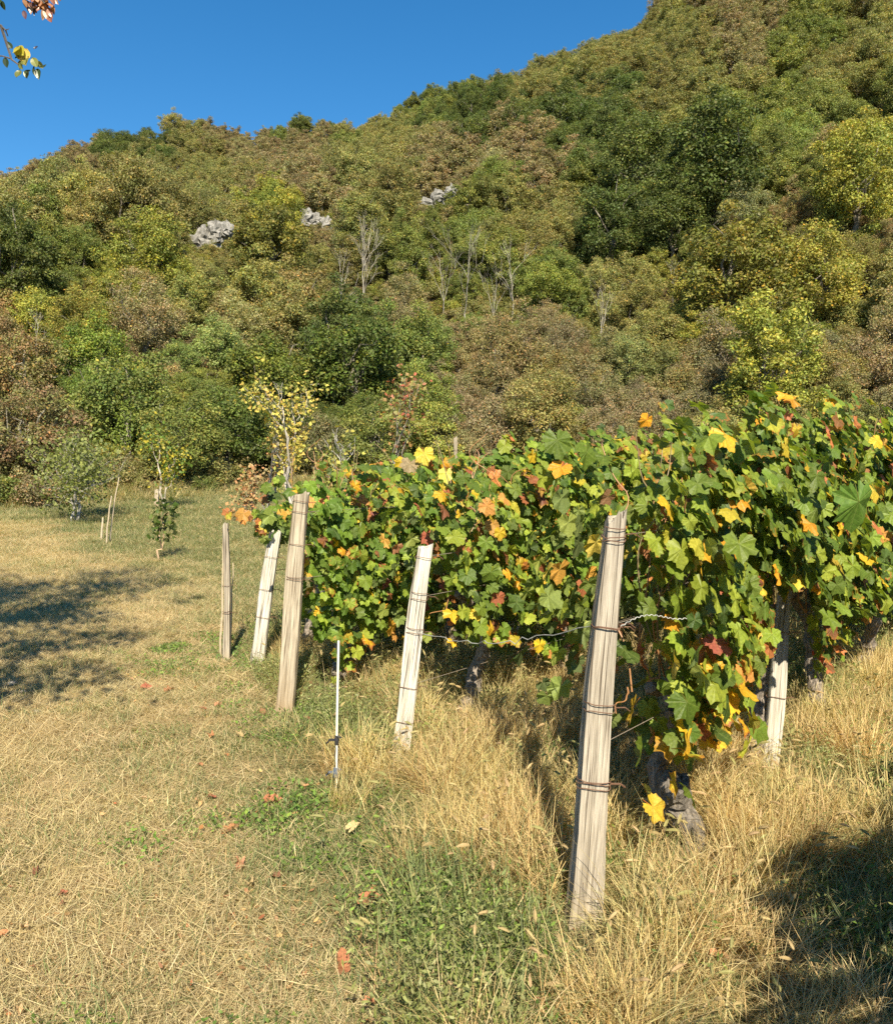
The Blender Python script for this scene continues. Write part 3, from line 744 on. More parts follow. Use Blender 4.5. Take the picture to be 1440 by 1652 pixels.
def vine_wood(seed, L, zb, zt):
    r_ = random.Random(seed); tb = MB(); h = .62
    pts = [(0, 0, -.1)]; x = 0; yv = 0
    for i in range(1, 9):
        x += r_.uniform(-.045, .05); yv += r_.uniform(-.03, .03); pts.append((x, yv, h * i / 8))
    rad = [.062, .055, .046, .05, .040, .044, .036, .042, .045]
    P = np.array(pts); t = np.linspace(0, 1, 25); Pi = np.stack([np.interp(t, np.linspace(0, 1, 9), P[:, k]) for k in range(3)], 1)
    tube(tb, Pi, np.interp(t, np.linspace(0, 1, 9), rad) * (1 + .12 * np.array([r_.uniform(-1, 1) for _ in t])), 9, (.24, .205, .175), 0, .10)
    for sgn in (-1, 1):
        tube(tb, limb_path(P[-1], P[-1] + np.array([sgn * r_.uniform(.2, .35), r_.uniform(-.05, .05), r_.uniform(.05, .18)]), 6, .15), np.linspace(.038, .022, 6), 7, (.20, .17, .145), 0, .1)
    cb = MB()
    for i in range(13):
        s0 = r_.uniform(-.35, .35) * L; e = np.array([s0 + r_.uniform(-.35, .35), r_.uniform(-.3, .3), zt - r_.uniform(0, .35)])
        if i % 4 == 3: e[2] = zb + r_.uniform(0, .2); 
        cc = (.30, .15, .065) if i % 3 else (.22, .17, .09)
        q = chaikin(limb_path((s0 * .7, 0, h + .05), e, 7, .12), 2); tube(cb, q, np.linspace(.0042, .002, len(q)), 4, cc, 0, 0, False)
    return tb.mesh('trunk', M_VBARK), cb.mesh('canes', M_CANE)

ZB = Matrix.Rotation(math.atan2(ROWD[1], ROWD[0]), 4, 'Z')
ROWANG = math.atan2(ROWD[1], ROWD[0])
FOL = {}
for i, n_ in enumerate((620, 620, 640, 640)):
    FOL[('near', i)] = foliage_mesh(n_, 1.15, .62, 1.78, .27, 31 + i)
for i in range(3):
    FOL[('far', i)] = foliage_mesh(820, 1.2, .5, 1.8, .32, 61 + i, (.04, .012, .002, .01), .105)
VW = [vine_wood(90 + i, 1.15, .6, 1.75) for i in range(4)]

def make_vine(bx, by, label, group, near=None, zt=1.78, zb=.6, cp=(.08, .03, .02, .02), vi=0, th=.27, cpfun=None, nparts=0, seed=0, L=1.15, size=.090, zs=1.0, clip=-.66, keep=None):
    e = empty('grapevine', (bx, by, float(H(bx, by))), ROWANG)
    tag(e, label, 'grapevine', group)
    tr, ca = VW[vi % 4]; link('trunk', tr, e); link('canes', ca, e)
    m = Matrix.Translation((.1 if clip > -.6 else 0, 0, 0)) @ Matrix.Diagonal((.85 if clip > -.6 else 1, 1, zs, 1))
    fo = link('foliage', foliage_mesh(640, 1.15, .62 * zs, 1.78 * zs, .27, 31 + vi, keep=keep, org=e.location, clip=clip) if keep else (FOL[('near', vi % 4)] if nparts > 100 else FOL[('far', vi % 3)]), e, None if keep else m); tag(fo, kind='stuff')
    if nparts:
        P, nn, tt, rel, sd = canopy_samples(int(nparts * 1.7), L, zb, zt, th, seed, clip)
        if keep:
            ca_, sa_ = math.cos(ROWANG), math.sin(ROWANG); kp = []
            for p in P:
                wx = e.location.x + p[0] * ca_ - p[1] * sa_; wy = e.location.y + p[0] * sa_ + p[1] * ca_; pp = project(wx, wy, p[2] + e.location.z); kp.append(keep(pp[0], pp[1]))
            kp = np.array(kp); P, nn, tt, rel = P[kp], nn[kp], tt[kp], rel[kp]
        ok = np.where((P[:, 1] < .05) | (rel > .85))[0][:nparts]
        Fm = leaf_frame(nn, tt)
        for q in ok:
            c, al = cpfun(P[q], rel[q]) if cpfun else pick_colour(*cp)
            s_ = size * rng.uniform(.62, 1.3)
            p = P[q] + np.array([0, -.05, 0])
            M = Matrix([[*(Fm[q][r] * s_), p[r]] for r in range(3)] + [[0, 0, 0, 1]])
            o = link('leaf', LM[rng.integers(12)], e, M); o.color = (*[float(k) for k in c], float(al))
    return e
def add_leaf(e, p, nrm, tip, s, c, al=1.0, k=0):
    Fm = leaf_frame(np.array(nrm, float), np.array(tip, float))
    M = Matrix([[*(Fm[r] * s), p[r]] for r in range(3)] + [[0, 0, 0, 1]])
    o = link('leaf', LM[k], e, M); o.color = (*c, al)

def cp_row1a(p, rel):       # nearest vine: green above, yellow hanging leaves near its foot
    if rel < .36: return pick_colour(.48, .05, .01, .04)
    if rel < .55: return pick_colour(.10, .03, .01, .02)
    return pick_colour(.04, .012, .0, .012)
def cp_row1b(p, rel):
    return pick_colour(.22, .08, .02, .08) if rel < .4 else pick_colour(.08, .04, .01, .02)
def cp_turn(p, rel):        # turning: orange and red on top and at the row end
    return pick_colour(.12, .20, .05, .05) if rel > .55 else pick_colour(.10, .08, .02, .03)
def cp_mid(p, rel): return pick_colour(.07, .06, .01, .03)
def cp_mid2(p, rel): return pick_colour(.05, .015, .003, .012)

def row_pt(ax, ay, s): return ax + ROWD[0] * s, ay + ROWD[1] * s
def keep_b(px, py): return not (1206 + (1150 - py) * .14 < px < 1302 + (1150 - py) * .05 and 940 < py < 1180) and not (px > 1290 and py > 1080)
def keep_4(px, py): return not (py > 872 and abs(px - (407 + (1074 - py) * .18)) < 34)
R1 = (.46, 2.80); R2 = (-.27, 4.40); R3 = (-1.06, 5.18); R4 = (-1.48, 6.25)
x, y = row_pt(*R1, .62); V1a = make_vine(x, y, 'grapevine beside the tall grey post, yellow leaves hanging over its leaning trunk', 'front vine row', zt=1.72, zb=.50, cpfun=cp_row1a, vi=0, nparts=290, seed=3, th=.24, size=.098, zs=.95, clip=-.42, keep=keep_b)
x, y = row_pt(*R1, 1.72); V1b = make_vine(x, y, 'grapevine wrapped round the white leaning post in the front row', 'front vine row', zt=1.80, zb=.50, cpfun=cp_row1b, vi=1, nparts=290, seed=4, th=.27, size=.096, keep=keep_b)
x, y = row_pt(*R1, 2.85); V1c = make_vine(x, y, 'grapevine with one very large green leaf, front row past the white post', 'front vine row', zt=1.80, zb=.62, keep=keep_b, cpfun=cp_mid, vi=2, nparts=260, seed=5, th=.28)
x, y = row_pt(*R1, 3.95); make_vine(x, y, 'grapevine after the large leafed one in the front row', 'front vine row', zt=1.8, zb=.6, cpfun=cp_mid2, vi=3, nparts=160, seed=6)
x, y = row_pt(*R2, .62); V2a = make_vine(x, y, 'grapevine with orange leaves behind the white post with four wires', 'second vine row', zt=1.50, zb=.58, cpfun=cp_turn, vi=1, nparts=260, seed=8, zs=.88, clip=-.40)
x, y = row_pt(*R2, 1.7); V2b = make_vine(x, y, 'grapevine of the second row seen just left of the tall grey post', 'second vine row', zt=1.62, zb=.64, cpfun=cp_mid, vi=2, nparts=240, seed=9, zs=.92)
x, y = row_pt(*R2, 2.8); make_vine(x, y, 'grapevine of the second row behind the yellow leaved vine', 'second vine row', zt=1.72, zb=.6, cpfun=cp_mid2, vi=3, nparts=140, seed=10, zs=.96)
x, y = row_pt(*R3, .62); V3a = make_vine(x - .10, y - .1, 'grapevine right beside the tan topped post, light green low leaves', 'third vine row', zt=1.38, zb=.34, cpfun=lambda p, r: pick_colour(.12, .04, .03, .02), vi=0, keep=keep_4, nparts=290, seed=12, th=.28, zs=.80, clip=-.36)
x, y = row_pt(*R3, 1.65); V3b = make_vine(x, y, 'grapevine with upright orange shoots behind the white post', 'third vine row', zt=1.50, zb=.45, cpfun=cp_turn, vi=3, nparts=220, seed=13, zs=.86)
x, y = row_pt(*R3, 2.7); make_vine(x, y, 'green grapevine of the third row behind the orange leaves', 'third vine row', zt=1.56, zb=.5, cpfun=cp_mid2, vi=2, nparts=140, seed=14, zs=.88)
x, y = row_pt(*R4, .5); V4a = make_vine(x, y, 'grapevine at the row end beside the two leaning posts', 'fourth vine row', zt=1.34, zb=.6, cpfun=cp_mid, keep=keep_4, vi=1, nparts=200, seed=16, th=.22, zs=.76, clip=-.25)
x, y = row_pt(*R4, 1.6); make_vine(x, y, 'grapevine of the fourth row below the yellow leaved sapling', 'fourth vine row', zt=1.42, zb=.5, cpfun=cp_mid2, vi=2, nparts=130, seed=17, zs=.80)
n_ = 0
for (R, s0, cnt_, nm) in ((R1, 5.05, 9, 'front'), (R2, 3.9, 11, 'second'), (R3, 3.8, 12, 'third'), (R4, 2.7, 12, 'fourth')):
    for i in range(cnt_):
        x, y = row_pt(*R, s0 + i * 1.12); n_ += 1
        make_vine(x, y, f'green grapevine further along the {nm} vine row, showing only above the nearer vines', f'far vines of the {nm} row', vi=n_, nparts=22 if i < 5 else 0,
                  zt={'front': 1.82, 'second': 1.7, 'third': 1.6, 'fourth': 1.5}[nm] , zb=1.0, seed=20 + n_, cp=(.05, .02, .01, .01), zs=rng.uniform(.96, 1.05) * {'front': .98, 'second': .92, 'third': .86, 'fourth': .80}[nm])
# the row that stands just out of frame on the right and throws the dark shadow
R0 = (1.22, .34)
for i in range(5):
    x, y = row_pt(*R0, .3 + i * 1.1)
    _last = make_vine(x, y, 'grapevine of the row nearest the camera, casting the dark shadow on the grass', 'nearest vine row', vi=i, nparts=0, zs=.95)
    f2 = link('foliage', FOL[('near', i % 4)], bpy.data.objects[-1].parent if False else _last, Matrix.Rotation(math.pi, 4, 'Z')); tag(f2, kind='stuff')  # second foliage layer, added to thicken the shadow of this unseen row

# large leaf, stray tendrils of leaves seen against the posts
P_ = V1c.matrix_world if False else None
def to_local(e, w):
    a = -e.rotation_euler[2]; d = np.array(w) - np.array(e.location)
    return (d[0] * math.cos(a) - d[1] * math.sin(a), d[0] * math.sin(a) + d[1] * math.cos(a), d[2])
def at_pix(px, py, dist):
    r = ray(px, py); r = r / r[1] * dist; return np.array([r[0], r[1], EYE + r[2]])
def hang(e, px, py, dist, s, c, al=1.0, k=0, tip=(0, 0, -1), nrm=(0, -1, .5)):
    w = at_pix(px, py, dist); a = -e.rotation_euler[2]
    def rot(v): return (v[0] * math.cos(a) - v[1] * math.sin(a), v[0] * math.sin(a) + v[1] * math.cos(a), v[2])
    add_leaf(e, to_local(e, w), rot(nrm), rot(tip), s, c, al, k)
hang(V1c, 1385, 800, 3.15, .20, (.10, .22, .035), 1.0, 1, tip=(.15, -.1, -1), nrm=(.45, -1, -.05))

def shoot(e, px, py0, py1, dist, n, s_, cpx, lean=0, big=None):
    a = at_pix(px - lean, py0, dist); b = at_pix(px + lean, py1, dist); q = chaikin(limb_path(a, b, 6, .10), 1)
    ql = np.array([to_local(e, p) for p in q]); mb = MB(); tube(mb, ql, np.linspace(.005, .002, len(ql)), 4, (.28, .17, .07)); link('shoot', mb.mesh('shoot', M_CANE), e)
    for i in range(n):
        p = q[int(rng.integers(1, len(q)))] + rng.normal(size=3) * [.05, .04, .03]; an = -e.rotation_euler[2]
        rot = lambda v: (v[0] * math.cos(an) - v[1] * math.sin(an), v[0] * math.sin(an) + v[1] * math.cos(an), v[2])
        c, al = pick_colour(*cpx); add_leaf(e, to_local(e, p), rot((rng.normal() * .5, -1, .4 + rng.normal() * .3)), rot((rng.normal() * .9, -.2, -.7)), s_ * rng.uniform(.6, 1.2), tuple(c), float(al), int(rng.integers(8)))
gcp = (.05, .03, .02, .04)
shoot(V1b, 1062, 760, 652, 4.5, 11, .085, gcp); shoot(V1b, 1130, 740, 672, 4.4, 6, .08, gcp, 8); shoot(V1c, 1262, 730, 640, 4.7, 14, .09, (.10, .05, .08, .03), -8)
shoot(V1c, 1215, 720, 655, 4.7, 8, .085, gcp, 10); shoot(V1c, 1340, 730, 665, 4.8, 8, .08, gcp, 12); shoot(V1c, 1410, 740, 675, 4.9, 8, .08, gcp, 5)
shoot(V2b, 905, 760, 712, 6.2, 7, .09, gcp, 6); shoot(V2b, 850, 770, 715, 6.2, 7, .09, gcp, -5); shoot(V2b, 960, 760, 690, 6.3, 7, .09, gcp, 5)
shoot(V3b, 700, 860, 725, 6.0, 12, .10, (.15, .2, .15, .06), 6); shoot(V3b, 660, 820, 745, 6.0, 6, .09, (.1, .15, .1, .1), -6); shoot(V2a, 790, 850, 760, 5.3, 6, .10, (.3, .3, .1, .05), 8)
shoot(V4a, 400, 845, 822, 6.2, 9, .075, (.35, .3, .02, .3), -14); shoot(V4a, 450, 850, 800, 6.3, 9, .09, (.1, .15, .02, .1), 12); shoot(V4a, 540, 810, 752, 6.6, 9, .09, gcp, 10); shoot(V4a, 440, 800, 760, 6.6, 9, .09, gcp, 5)
shoot(V3a, 600, 850, 775, 5.9, 7, .09, gcp, 12); shoot(V1a, 1032, 1130, 1180, 3.3, 4, .09, (.02, 0, 0, 0), 5); shoot(V1a, 1080, 1170, 1235, 3.3, 4, .09, (.02, 0, 0, 0), 5)
for (e_, px, py, ds, s_, c_, k_, tp) in ((V3b, 683, 728, 5.9, .15, (.62, .47, .06), 2, (.2, 0, -1)), (V3b, 662, 745, 5.9, .14, (.34, .27, .16), 4, (-.3, 0, -1)), (V3b, 720, 760, 5.9, .13, (.50, .50, .10), 5, (0, 0, -1)),
        (V2a, 735, 815, 5.1, .13, (.60, .48, .07), 0, (0, 0, -1)), (V2a, 802, 842, 5.0, .15, (.55, .30, .08), 3, (.5, 0, -1)), (V2a, 784, 828, 5.05, .13, (.55, .52, .08), 1, (-.2, 0, -1)), (V2a, 690, 862, 4.7, .10, (.42, .10, .07), 6, (.2, 0, -1)),
        (V3a, 578, 805, 5.5, .13, (.50, .24, .09), 2, (.4, 0, -1)), (V3a, 522, 800, 5.5, .11, (.52, .25, .10), 4, (-.7, 0, -.6)), (V4a, 458, 818, 6.0, .11, (.55, .34, .06), 6, (0, 0, -1)), (V4a, 394, 826, 6.0, .11, (.42, .22, .05), 0, (-.4, 0, -1)), (V4a, 428, 842, 6.0, .11, (.50, .42, .06), 3, (.2, 0, -1)),
        (V1a, 1108, 1040, 3.15, .165, (.66, .46, .04), 2, (-.4, 0, -1)), (V1a, 1160, 1110, 3.15, .13, (.22, .34, .04), 5, (.3, 0, -1)), (V1a, 1100, 960, 3.2, .12, (.45, .50, .05), 7, (0, 0, -1)), (V1b, 1218, 975, 3.7, .12, (.64, .48, .05), 1, (.2, 0, -1)),
        (V1a, 1150, 1190, 3.3, .10, (.66, .50, .05), 0, (.9, 0, -.5)), (V1b, 1205, 718, 4.2, .14, (.62, .40, .12), 3, (.8, 0, -.5))):
    hang(e_, px, py, ds, s_, c_, .75, k_, tip=tp)

# ------------------------------------------------------------------ posts and wires
def post(px0, py0, px1, py1, w0, w1, mat, label, ties, group, depth=.07, dist=None, top_extra=0.0, blunt=.0, tie_col=(.16, .09, .06)):
    if dist: bw = at_pix(px0, py0, dist); bx, by = bw[0], bw[1]
    else: bx, by = ground_near(px0, py0)
    bz = float(H(bx, by)); topw = at_pix(px1, py1, by + .10)
    base = np.array([bx, by, bz - .18]); L = np.linalg.norm(topw - base)
    e = empty('trellis_post', (bx, by, bz)); tag(e, label, 'post', group)
    ax = unit(topw - base); kx = unit(np.cross(np.array([0, 1., 0]), ax)); ky = np.cross(ax, kx)
    if kx[0] < 0: kx = -kx; ky = np.cross(ax, kx)
    n = 26; ring = [(-1, -1), (-.45, -1.06), (.1, -.98), (.6, -1.05), (1, -.9), (1.04, .2), (.95, 1), (0, 1.05), (-.96, .95), (-1.05, 0)]
    mb = MB(); V = []; pr = rng.uniform(0, 9, 3); ringj = np.array(ring) * (1 + rng.normal(size=(10, 1)) * .05)
    for i in range(n):
        t = i / (n - 1); w = (w0 * (1 - t) + w1 * t) / 2; d = depth / 2 * (1 - .25 * t)
        w *= 1 + .05 * math.sin(t * 9 + pr[0]) + rng.normal() * .012
        off = .006 * math.sin(t * 7 + pr[1])
        for j, (rx, ry) in enumerate(ringj):
            h = t * L
            if i == n - 1: h += rng.uniform(-.02, .02) + (.012 * rx)
            V.append(kx * (rx * w + off) + ky * ry * d + ax * h)
    V = np.array(V) + np.array([0, 0, -.18]); m = 10
    ii = np.arange(n - 1)[:, None] * m; jj = np.arange(m)[None]; kk = (jj + 1) % m
    # local frame: z along the post so the grain follows it
    Rm = np.stack([kx, ky, ax], 1); Vl = (V - np.array([0, 0, -.18])) @ Rm
    mb.add(Vl, np.stack([ii + jj, ii + kk, ii + m + kk, ii + m + jj], -1).reshape(-1, 4))
    topc = Vl[-m:].mean(0) + np.array([0, 0, .004]); mb.add(np.concatenate([Vl[-m:], [topc]]), [[q, (q + 1) % m, m] for q in range(m)])
    Mx = Matrix([[Rm[r][0], Rm[r][1], Rm[r][2], (0, 0, -.18)[r]] for r in range(3)] + [[0, 0, 0, 1]])
    link('shaft', mb.mesh('shaft', mat), e, Mx)
    for (t, loops, skew) in ties:
        tb = MB(); w = (w0 * (1 - t) + w1 * t) / 2 * 1.10 + .003; d = depth / 2 * 1.08 + .003
        th = np.linspace(0, 2 * np.pi * loops, 22 * loops)
        sq = lambda c_: np.sign(c_) * np.abs(c_) ** .45
        pts = np.stack([sq(np.cos(th)) * w, sq(np.sin(th)) * d, t * L + skew * np.cos(th * .5 + 1) * .5 + .006 * th / 6.28 + .003 * np.sin(th * 3.3)], 1)
        tube(tb, pts, .0017, 4, tie_col)
        tl = pts[0] + np.array([.004, -.004, 0]); tube(tb, [tl, tl + [.03, -.012, .006], tl + [.05, .0, -.008]], .0022, 4, tie_col)
        link('wire_tie', tb.mesh('wire_tie', M_WIRE), e, Mx)
    return e, base, ax, L
PG = 'leaning trellis posts at the row ends'
P1 = post(932, 1496, 991, 832, .120, .062, M_WOODGREY, 'tall grey weathered post nearest the camera, wire twisted round it four times', [(.42, 2, .02), (.585, 2, .02), (.76, 1, .01), (.765, 1, .02), (.955, 3, .04), (.255 + .17, 1, .0)], PG, .075)
P2 = post(636, 1228, 686, 884, .095, .078, M_WOODWHITE, 'white bleached post standing before the orange leaved vine', [(.30, 1, .02), (.44, 1, .02), (.66, 2, .02), (.80, 2, .03), (.965, 1, .02)], PG)
P3 = post(454, 1154, 487, 798, .105, .085, M_WOODTAN, 'square post with tan brown foot standing between white post and slim stake', [(.66, 2, .01), (.80, 1, .01), (.93, 1, .01), (.97, 1, .0)], PG)
P4 = post(407, 1074, 445, 852, .11, .09, M_WOODWHITE, 'short whitewashed leaning post half hidden by yellow leaves at its top', [(.45, 1, .02), (.62, 1, .02), (.82, 1, .01)], PG)
P5 = post(366, 1070, 365, 846, .052, .040, M_WOODGREY, 'slim upright grey stake at the edge of the grass clearing', [(.45, 2, .01), (.62, 1, .01)], PG, .05)
x, y = row_pt(*R1, 2.05); P6 = post(1238, 1200, 1268, 950, .095, .065, M_WOODWHITE, 'white leaning post wrapped in vine shoots inside the front row', [(.5, 1, .01), (.8, 1, .01)], PG, .04, dist=4.0)
P7 = post(1372, 720, 1371, 672, .10, .09, M_WOODGREY, 'grey post top sticking out above the vines near the wood', [(.9, 1, .01)], PG, dist=14.0)
P8 = post(737, 740, 735, 706, .05, .05, M_WOODTAN, 'small post with pale side above the middle vines', [(.9, 1, .01)], PG, dist=13.0)
P9 = post(253, 822, 253, 790, .10, .09, M_WOODTAN, 'short thick grey stump post at the wood edge', [], PG)

def wire(p, q, label, sag=.03, r=.0016, n=30, col=(.20, .17, .14), wob=.004):
    p = np.array(p); q = np.array(q); t = np.linspace(0, 1, n)[:, None]; pts = p + (q - p) * t; pts[:, 2] -= sag * np.sin(t[:, 0] * np.pi)
    pts += rng.normal(size=pts.shape) * wob * np.sin(t * np.pi)
    mb = MB(); tube(mb, pts, r, 4, col); o = link('trellis_wire', mb.mesh('trellis_wire', M_WIRE)); tag(o, label, 'wire', 'trellis wires'); return o
def along(P, t): return P[1] + P[2] * P[3] * t
rowname = ['front', 'second', 'third', 'fourth']
for (Pp, nm, hs) in ((P1, 'front', (.955, .76, .5)), (P2, 'second', (.965, .80, .44)), (P3, 'third', (.93, .66)), (P4, 'fourth', (.82, .5))):
    for t in hs:
        a = along(Pp, t); b = a + ROWD * 12 + np.array([0, 0, .02])
        wire(a, b, f'{"top" if t > .9 else "middle" if t > .6 else "low"} wire running along the {nm} vine row from its end post')
wire(along(P1, .765) + [-.03, 0, 0], along(P2, .66), 'loose silvery wire sagging between the grey post and the white post', .06, .0018, col=(.4, .4, .38), wob=.008)
# twisted tail on the near post
tb = MB(); a0 = along(P1, .765) + np.array([.045, -.03, 0]); th = np.linspace(0, 90, 260); q = th / 90
tube(tb, np.stack([a0[0] + q * .26, a0[1] + q * .10 + .002 * np.cos(th), a0[2] + q * .03 + .02 * np.sin(q * 5) + .0022 * np.sin(th)], 1), .0014, 4, (.45, .45, .43))
tag(link('twisted_wire', tb.mesh('twisted_wire', M_WIRE)), 'twisted silver wire tail reaching from the tall grey post into leaves', 'wire')

# thin white fibreglass rod with two clips
bx, by = ground_near(541, 1283); e = empty('fence_rod', (bx, by, float(H(bx, by)))); tag(e, 'thin white fibreglass rod with two black clips standing in the grass', 'fence rod')
tw = at_pix(546, 1034, by); d = tw - np.array(e.location)
mb = MB(); tube(mb, [(0, 0, -.15), tuple(d * .5), tuple(d)], .0055, 8, (.72, .72, .62)); link('rod', mb.mesh('rod', M_PLAST), e)
for t, r, c in ((.15, .017, (.10, .12, .16)), (.36, .011, (.03, .03, .035))):
    cb = MB(); p = d * t
    tube(cb, [p - [0, 0, .022], p, p + [0, 0, .022]], [r * .8, r, r * .7], 8, c); tube(cb, [p, p + [-.03, -.02, .008], p + [-.045, -.01, -.012]], [.007, .006, .004], 5, c); tube(cb, [p + [0, 0, .015], p + [.025, -.02, .02]], [.006, .004], 5, c)
    link('clip', cb.mesh('clip', M_PLAST), e)
tb = MB(); tube(tb, [d * .15, d * .25 + [-.005, -.004, 0], d * .36], .0035, 5, (.05, .05, .055)); link('strap', tb.mesh('strap', M_PLAST), e)

# pale canes stuck in the clearing
def cane(px0, py0, px1, py1, label, r=.013, group='pale canes in the clearing'):
    x0, y0 = ground_near(px0, py0); b = np.array([x0, y0, float(H(x0, y0))]); t = at_pix(px1, py1, y0 + .1)
    mb = MB(); tube(mb, limb_path(b - [0, 0, .1], t, 7, .008) - b, np.linspace(r, r * .7, 7), 6, (.40, .33, .23)); o = link('cane', mb.mesh('cane', M_CANE)); o.location = b; tag(o, label, 'cane', group)
cane(176, 878, 192, 770, 'longest pale cane leaning beside the fig tree')
cane(170, 880, 180, 800, 'shorter pale cane crossing the foot of the longest cane', .015)
cane(163, 872, 166, 835, 'shortest straw coloured cane in the clearing', .02)
cane(356, 1062, 361, 858, 'thin stick tied against the slim upright stake', .010)
cane(371, 1062, 376, 908, 'broken thin reed standing behind the slim upright stake', .006)
cane(112, 825, 112, 800, 'small straw peg at the wood edge left of the fig tree', .02)
cane(40, 820, 39, 795, 'small pale peg beside the brown red bush', .02)

# weathered brace pole lying low behind the vines
mb = MB(); a = at_pix(770, 1030, 6.0); b = at_pix(845, 1012, 6.3); tube(mb, [a, (a + b) / 2 + [0, 0, .01], b], .014, 6, (.40, .35, .28)); tag(link('wooden_brace', mb.mesh('wooden_brace', M_BARK)), 'pale stick lying between vine trunks under the middle vines', 'stick')

# old vine stump leaning in the golden grass by the near post
mb = MB(); x0, y0 = ground_near(1122, 1372); b = np.array([x0, y0, float(H(x0, y0))])
tp = at_pix(1068, 1256, y0 - .05) - b
pp = np.array([(0, 0, -.1), tp * .3 + [.03, 0, 0], tp * .55 + [-.01, .02, 0], tp * .8 + [.02, -.01, .01], tp]); t = np.linspace(0, 1, 22); Pi = np.stack([np.interp(t, np.linspace(0, 1, 5), pp[:, k]) for k in range(3)], 1)
tube(mb, Pi, np.interp(t, [0, .3, .6, .85, 1], [.04, .05, .065, .072, .045]) * (1 + .15 * rng.uniform(-1, 1, 22)), 12, (.19, .17, .15), 0, .12)
o = link('vine_stump', mb.mesh('vine_stump', M_VBARK)); o.location = b; tag(o, 'gnarled grey vine stump leaning in golden grass right of the tall post', 'vine stump')

# ------------------------------------------------------------------ saplings and the fig tree in the clearing
def twig_leaves(mb, tips, n, R, size, pal):
    k = rng.integers(0, len(tips), n); P = tips[k] + rng.normal(size=(n, 3)) * R; nn = unit(rng.normal(size=(n, 3)) + [0, -.5, .6])
    col = np.array(pal)[rng.integers(0, len(pal), n)] * rng.uniform(.75, 1.25, (n, 1)); leaf_quads(mb, P, nn, size, col, asp=.75)
def twiggy(name, px, py, toppx, toppy, spread, depth, pal, nleaf, lsize, label, cat, bark=(.42, .39, .33), nb=4, tr=.04, stems=1, dist=None, R=.12, rec=.8):
    if dist: w = at_pix(px, py, dist); x0, y0 = w[0], w[1]
    else: x0, y0 = ground_near(px, py)
    b = np.array([x0, y0, float(H(x0, y0))]); Ht = at_pix(toppx, toppy, y0)[2] - b[2]
    e = empty(name, b, rng.uniform(0, 6)); tag(e, label, cat); tb = MB(); tips = []
    def grow(p, d, L, r, k):
        q = limb_path(p, p + d * L, 5, .12); tube(tb, q, np.linspace(r, r * .6, 5), 5 if k > 1 else 3, tuple(np.array(bark) * rng.uniform(.75, 1.2)), 0, 0, False); tips.append(q[-1]); tips.append(q[2])
        if k == 0: return
        for i in range(rng.integers(2, nb + 1)):
            grow(q[-1] if i == 0 else q[rng.integers(1, 5)], unit(d + rng.normal(size=3) * spread * .75 + [0, 0, .35]), L * rng.uniform(.6, .85), r * .58, k - 1)
    for s in range(stems): grow(np.array([rng.normal() * .05, rng.normal() * .05, -.1]), unit(np.array([rng.normal() * .25 * (stems > 1), rng.normal() * .25 * (stems > 1), 1.])), Ht * .36, tr, depth)
    tips = np.array(tips); sc = Ht / max(tips[:, 2].max(), .1); tb.v = [v_ * sc for v_ in tb.v]; tips = tips * sc
    link('trunk', tb.mesh('trunk', M_BARK), e); lb = MB(); twig_leaves(lb, tips[len(tips) // 5:], nleaf, R, lsize, pal); link('crown', lb.mesh('crown', M_TREE), e)
twiggy('fig_tree', 120, 842, 120, 670, 1.0, 5, [(.17, .22, .05), (.22, .27, .07), (.12, .17, .04)], 3000, .040, 'small fig tree with many pale grey branches and sparse green leaves', 'fruit tree', (.36, .34, .30), 3, .022, 4, R=.14)
twiggy('sapling', 262, 825, 262, 700, .35, 3, [(.12, .19, .03), (.4, .33, .04)], 900, .04, 'thin green sapling beside the short thick stump post', 'sapling', (.45, .4, .33), 3, .03, R=.16)
twiggy('sapling', 213, 815, 213, 660, .35, 3, [(.16, .24, .04), (.12, .18, .03)], 900, .04, 'light green sapling right beside the fig tree', 'sapling', (.45, .4, .33), 3, .03, R=.18)
twiggy('sapling', 268, 905, 268, 815, .3, 2, [(.06, .11, .02), (.10, .14, .03)], 130, .05, 'small dark green sapling in the open dry grass', 'sapling', (.4, .28, .18), 3, .012, R=.10)
twiggy('yellow_sapling', 480, 820, 488, 615, .35, 4, [(.50, .46, .09), (.46, .45, .10), (.30, .33, .07), (.46, .36, .08)], 1100, .032, 'young tree with yellow autumn leaves rising behind the tan post', 'fruit tree', (.35, .32, .28), 3, .035, dist=12.5, R=.10)
twiggy('yellow_sapling', 560, 820, 575, 690, .5, 4, [(.42, .40, .08), (.25, .28, .06), (.16, .2, .05)], 900, .032, 'low yellow green young tree beside the taller yellow one', 'fruit tree', (.45, .43, .4), 3, .035, dist=12.0, R=.12)
twiggy('orange_sapling', 628, 820, 630, 605, .32, 4, [(.36, .22, .07), (.30, .27, .08), (.22, .24, .07), (.42, .15, .08)], 520, .034, 'slender young tree with orange red leaf tips above the vines', 'fruit tree', (.33, .3, .26), 3, .03, dist=12.6, R=.11)
twiggy('lichen_tree', 425, 820, 424, 665, .45, 4, [(.35, .2, .06), (.2, .18, .06)], 160, .03, 'small dead tree with lichened white branches left of the yellow sapling', 'bare tree', (.26, .24, .21), 3, .03, dist=13.5)
twiggy('rust_shrub', 405, 800, 412, 755, .6, 3, [(.38, .22, .09), (.3, .24, .1)], 500, .04, 'low dry rust coloured shrub at the clearing edge', 'bush', (.3, .25, .2), 4, .02, dist=17.0, R=.15)

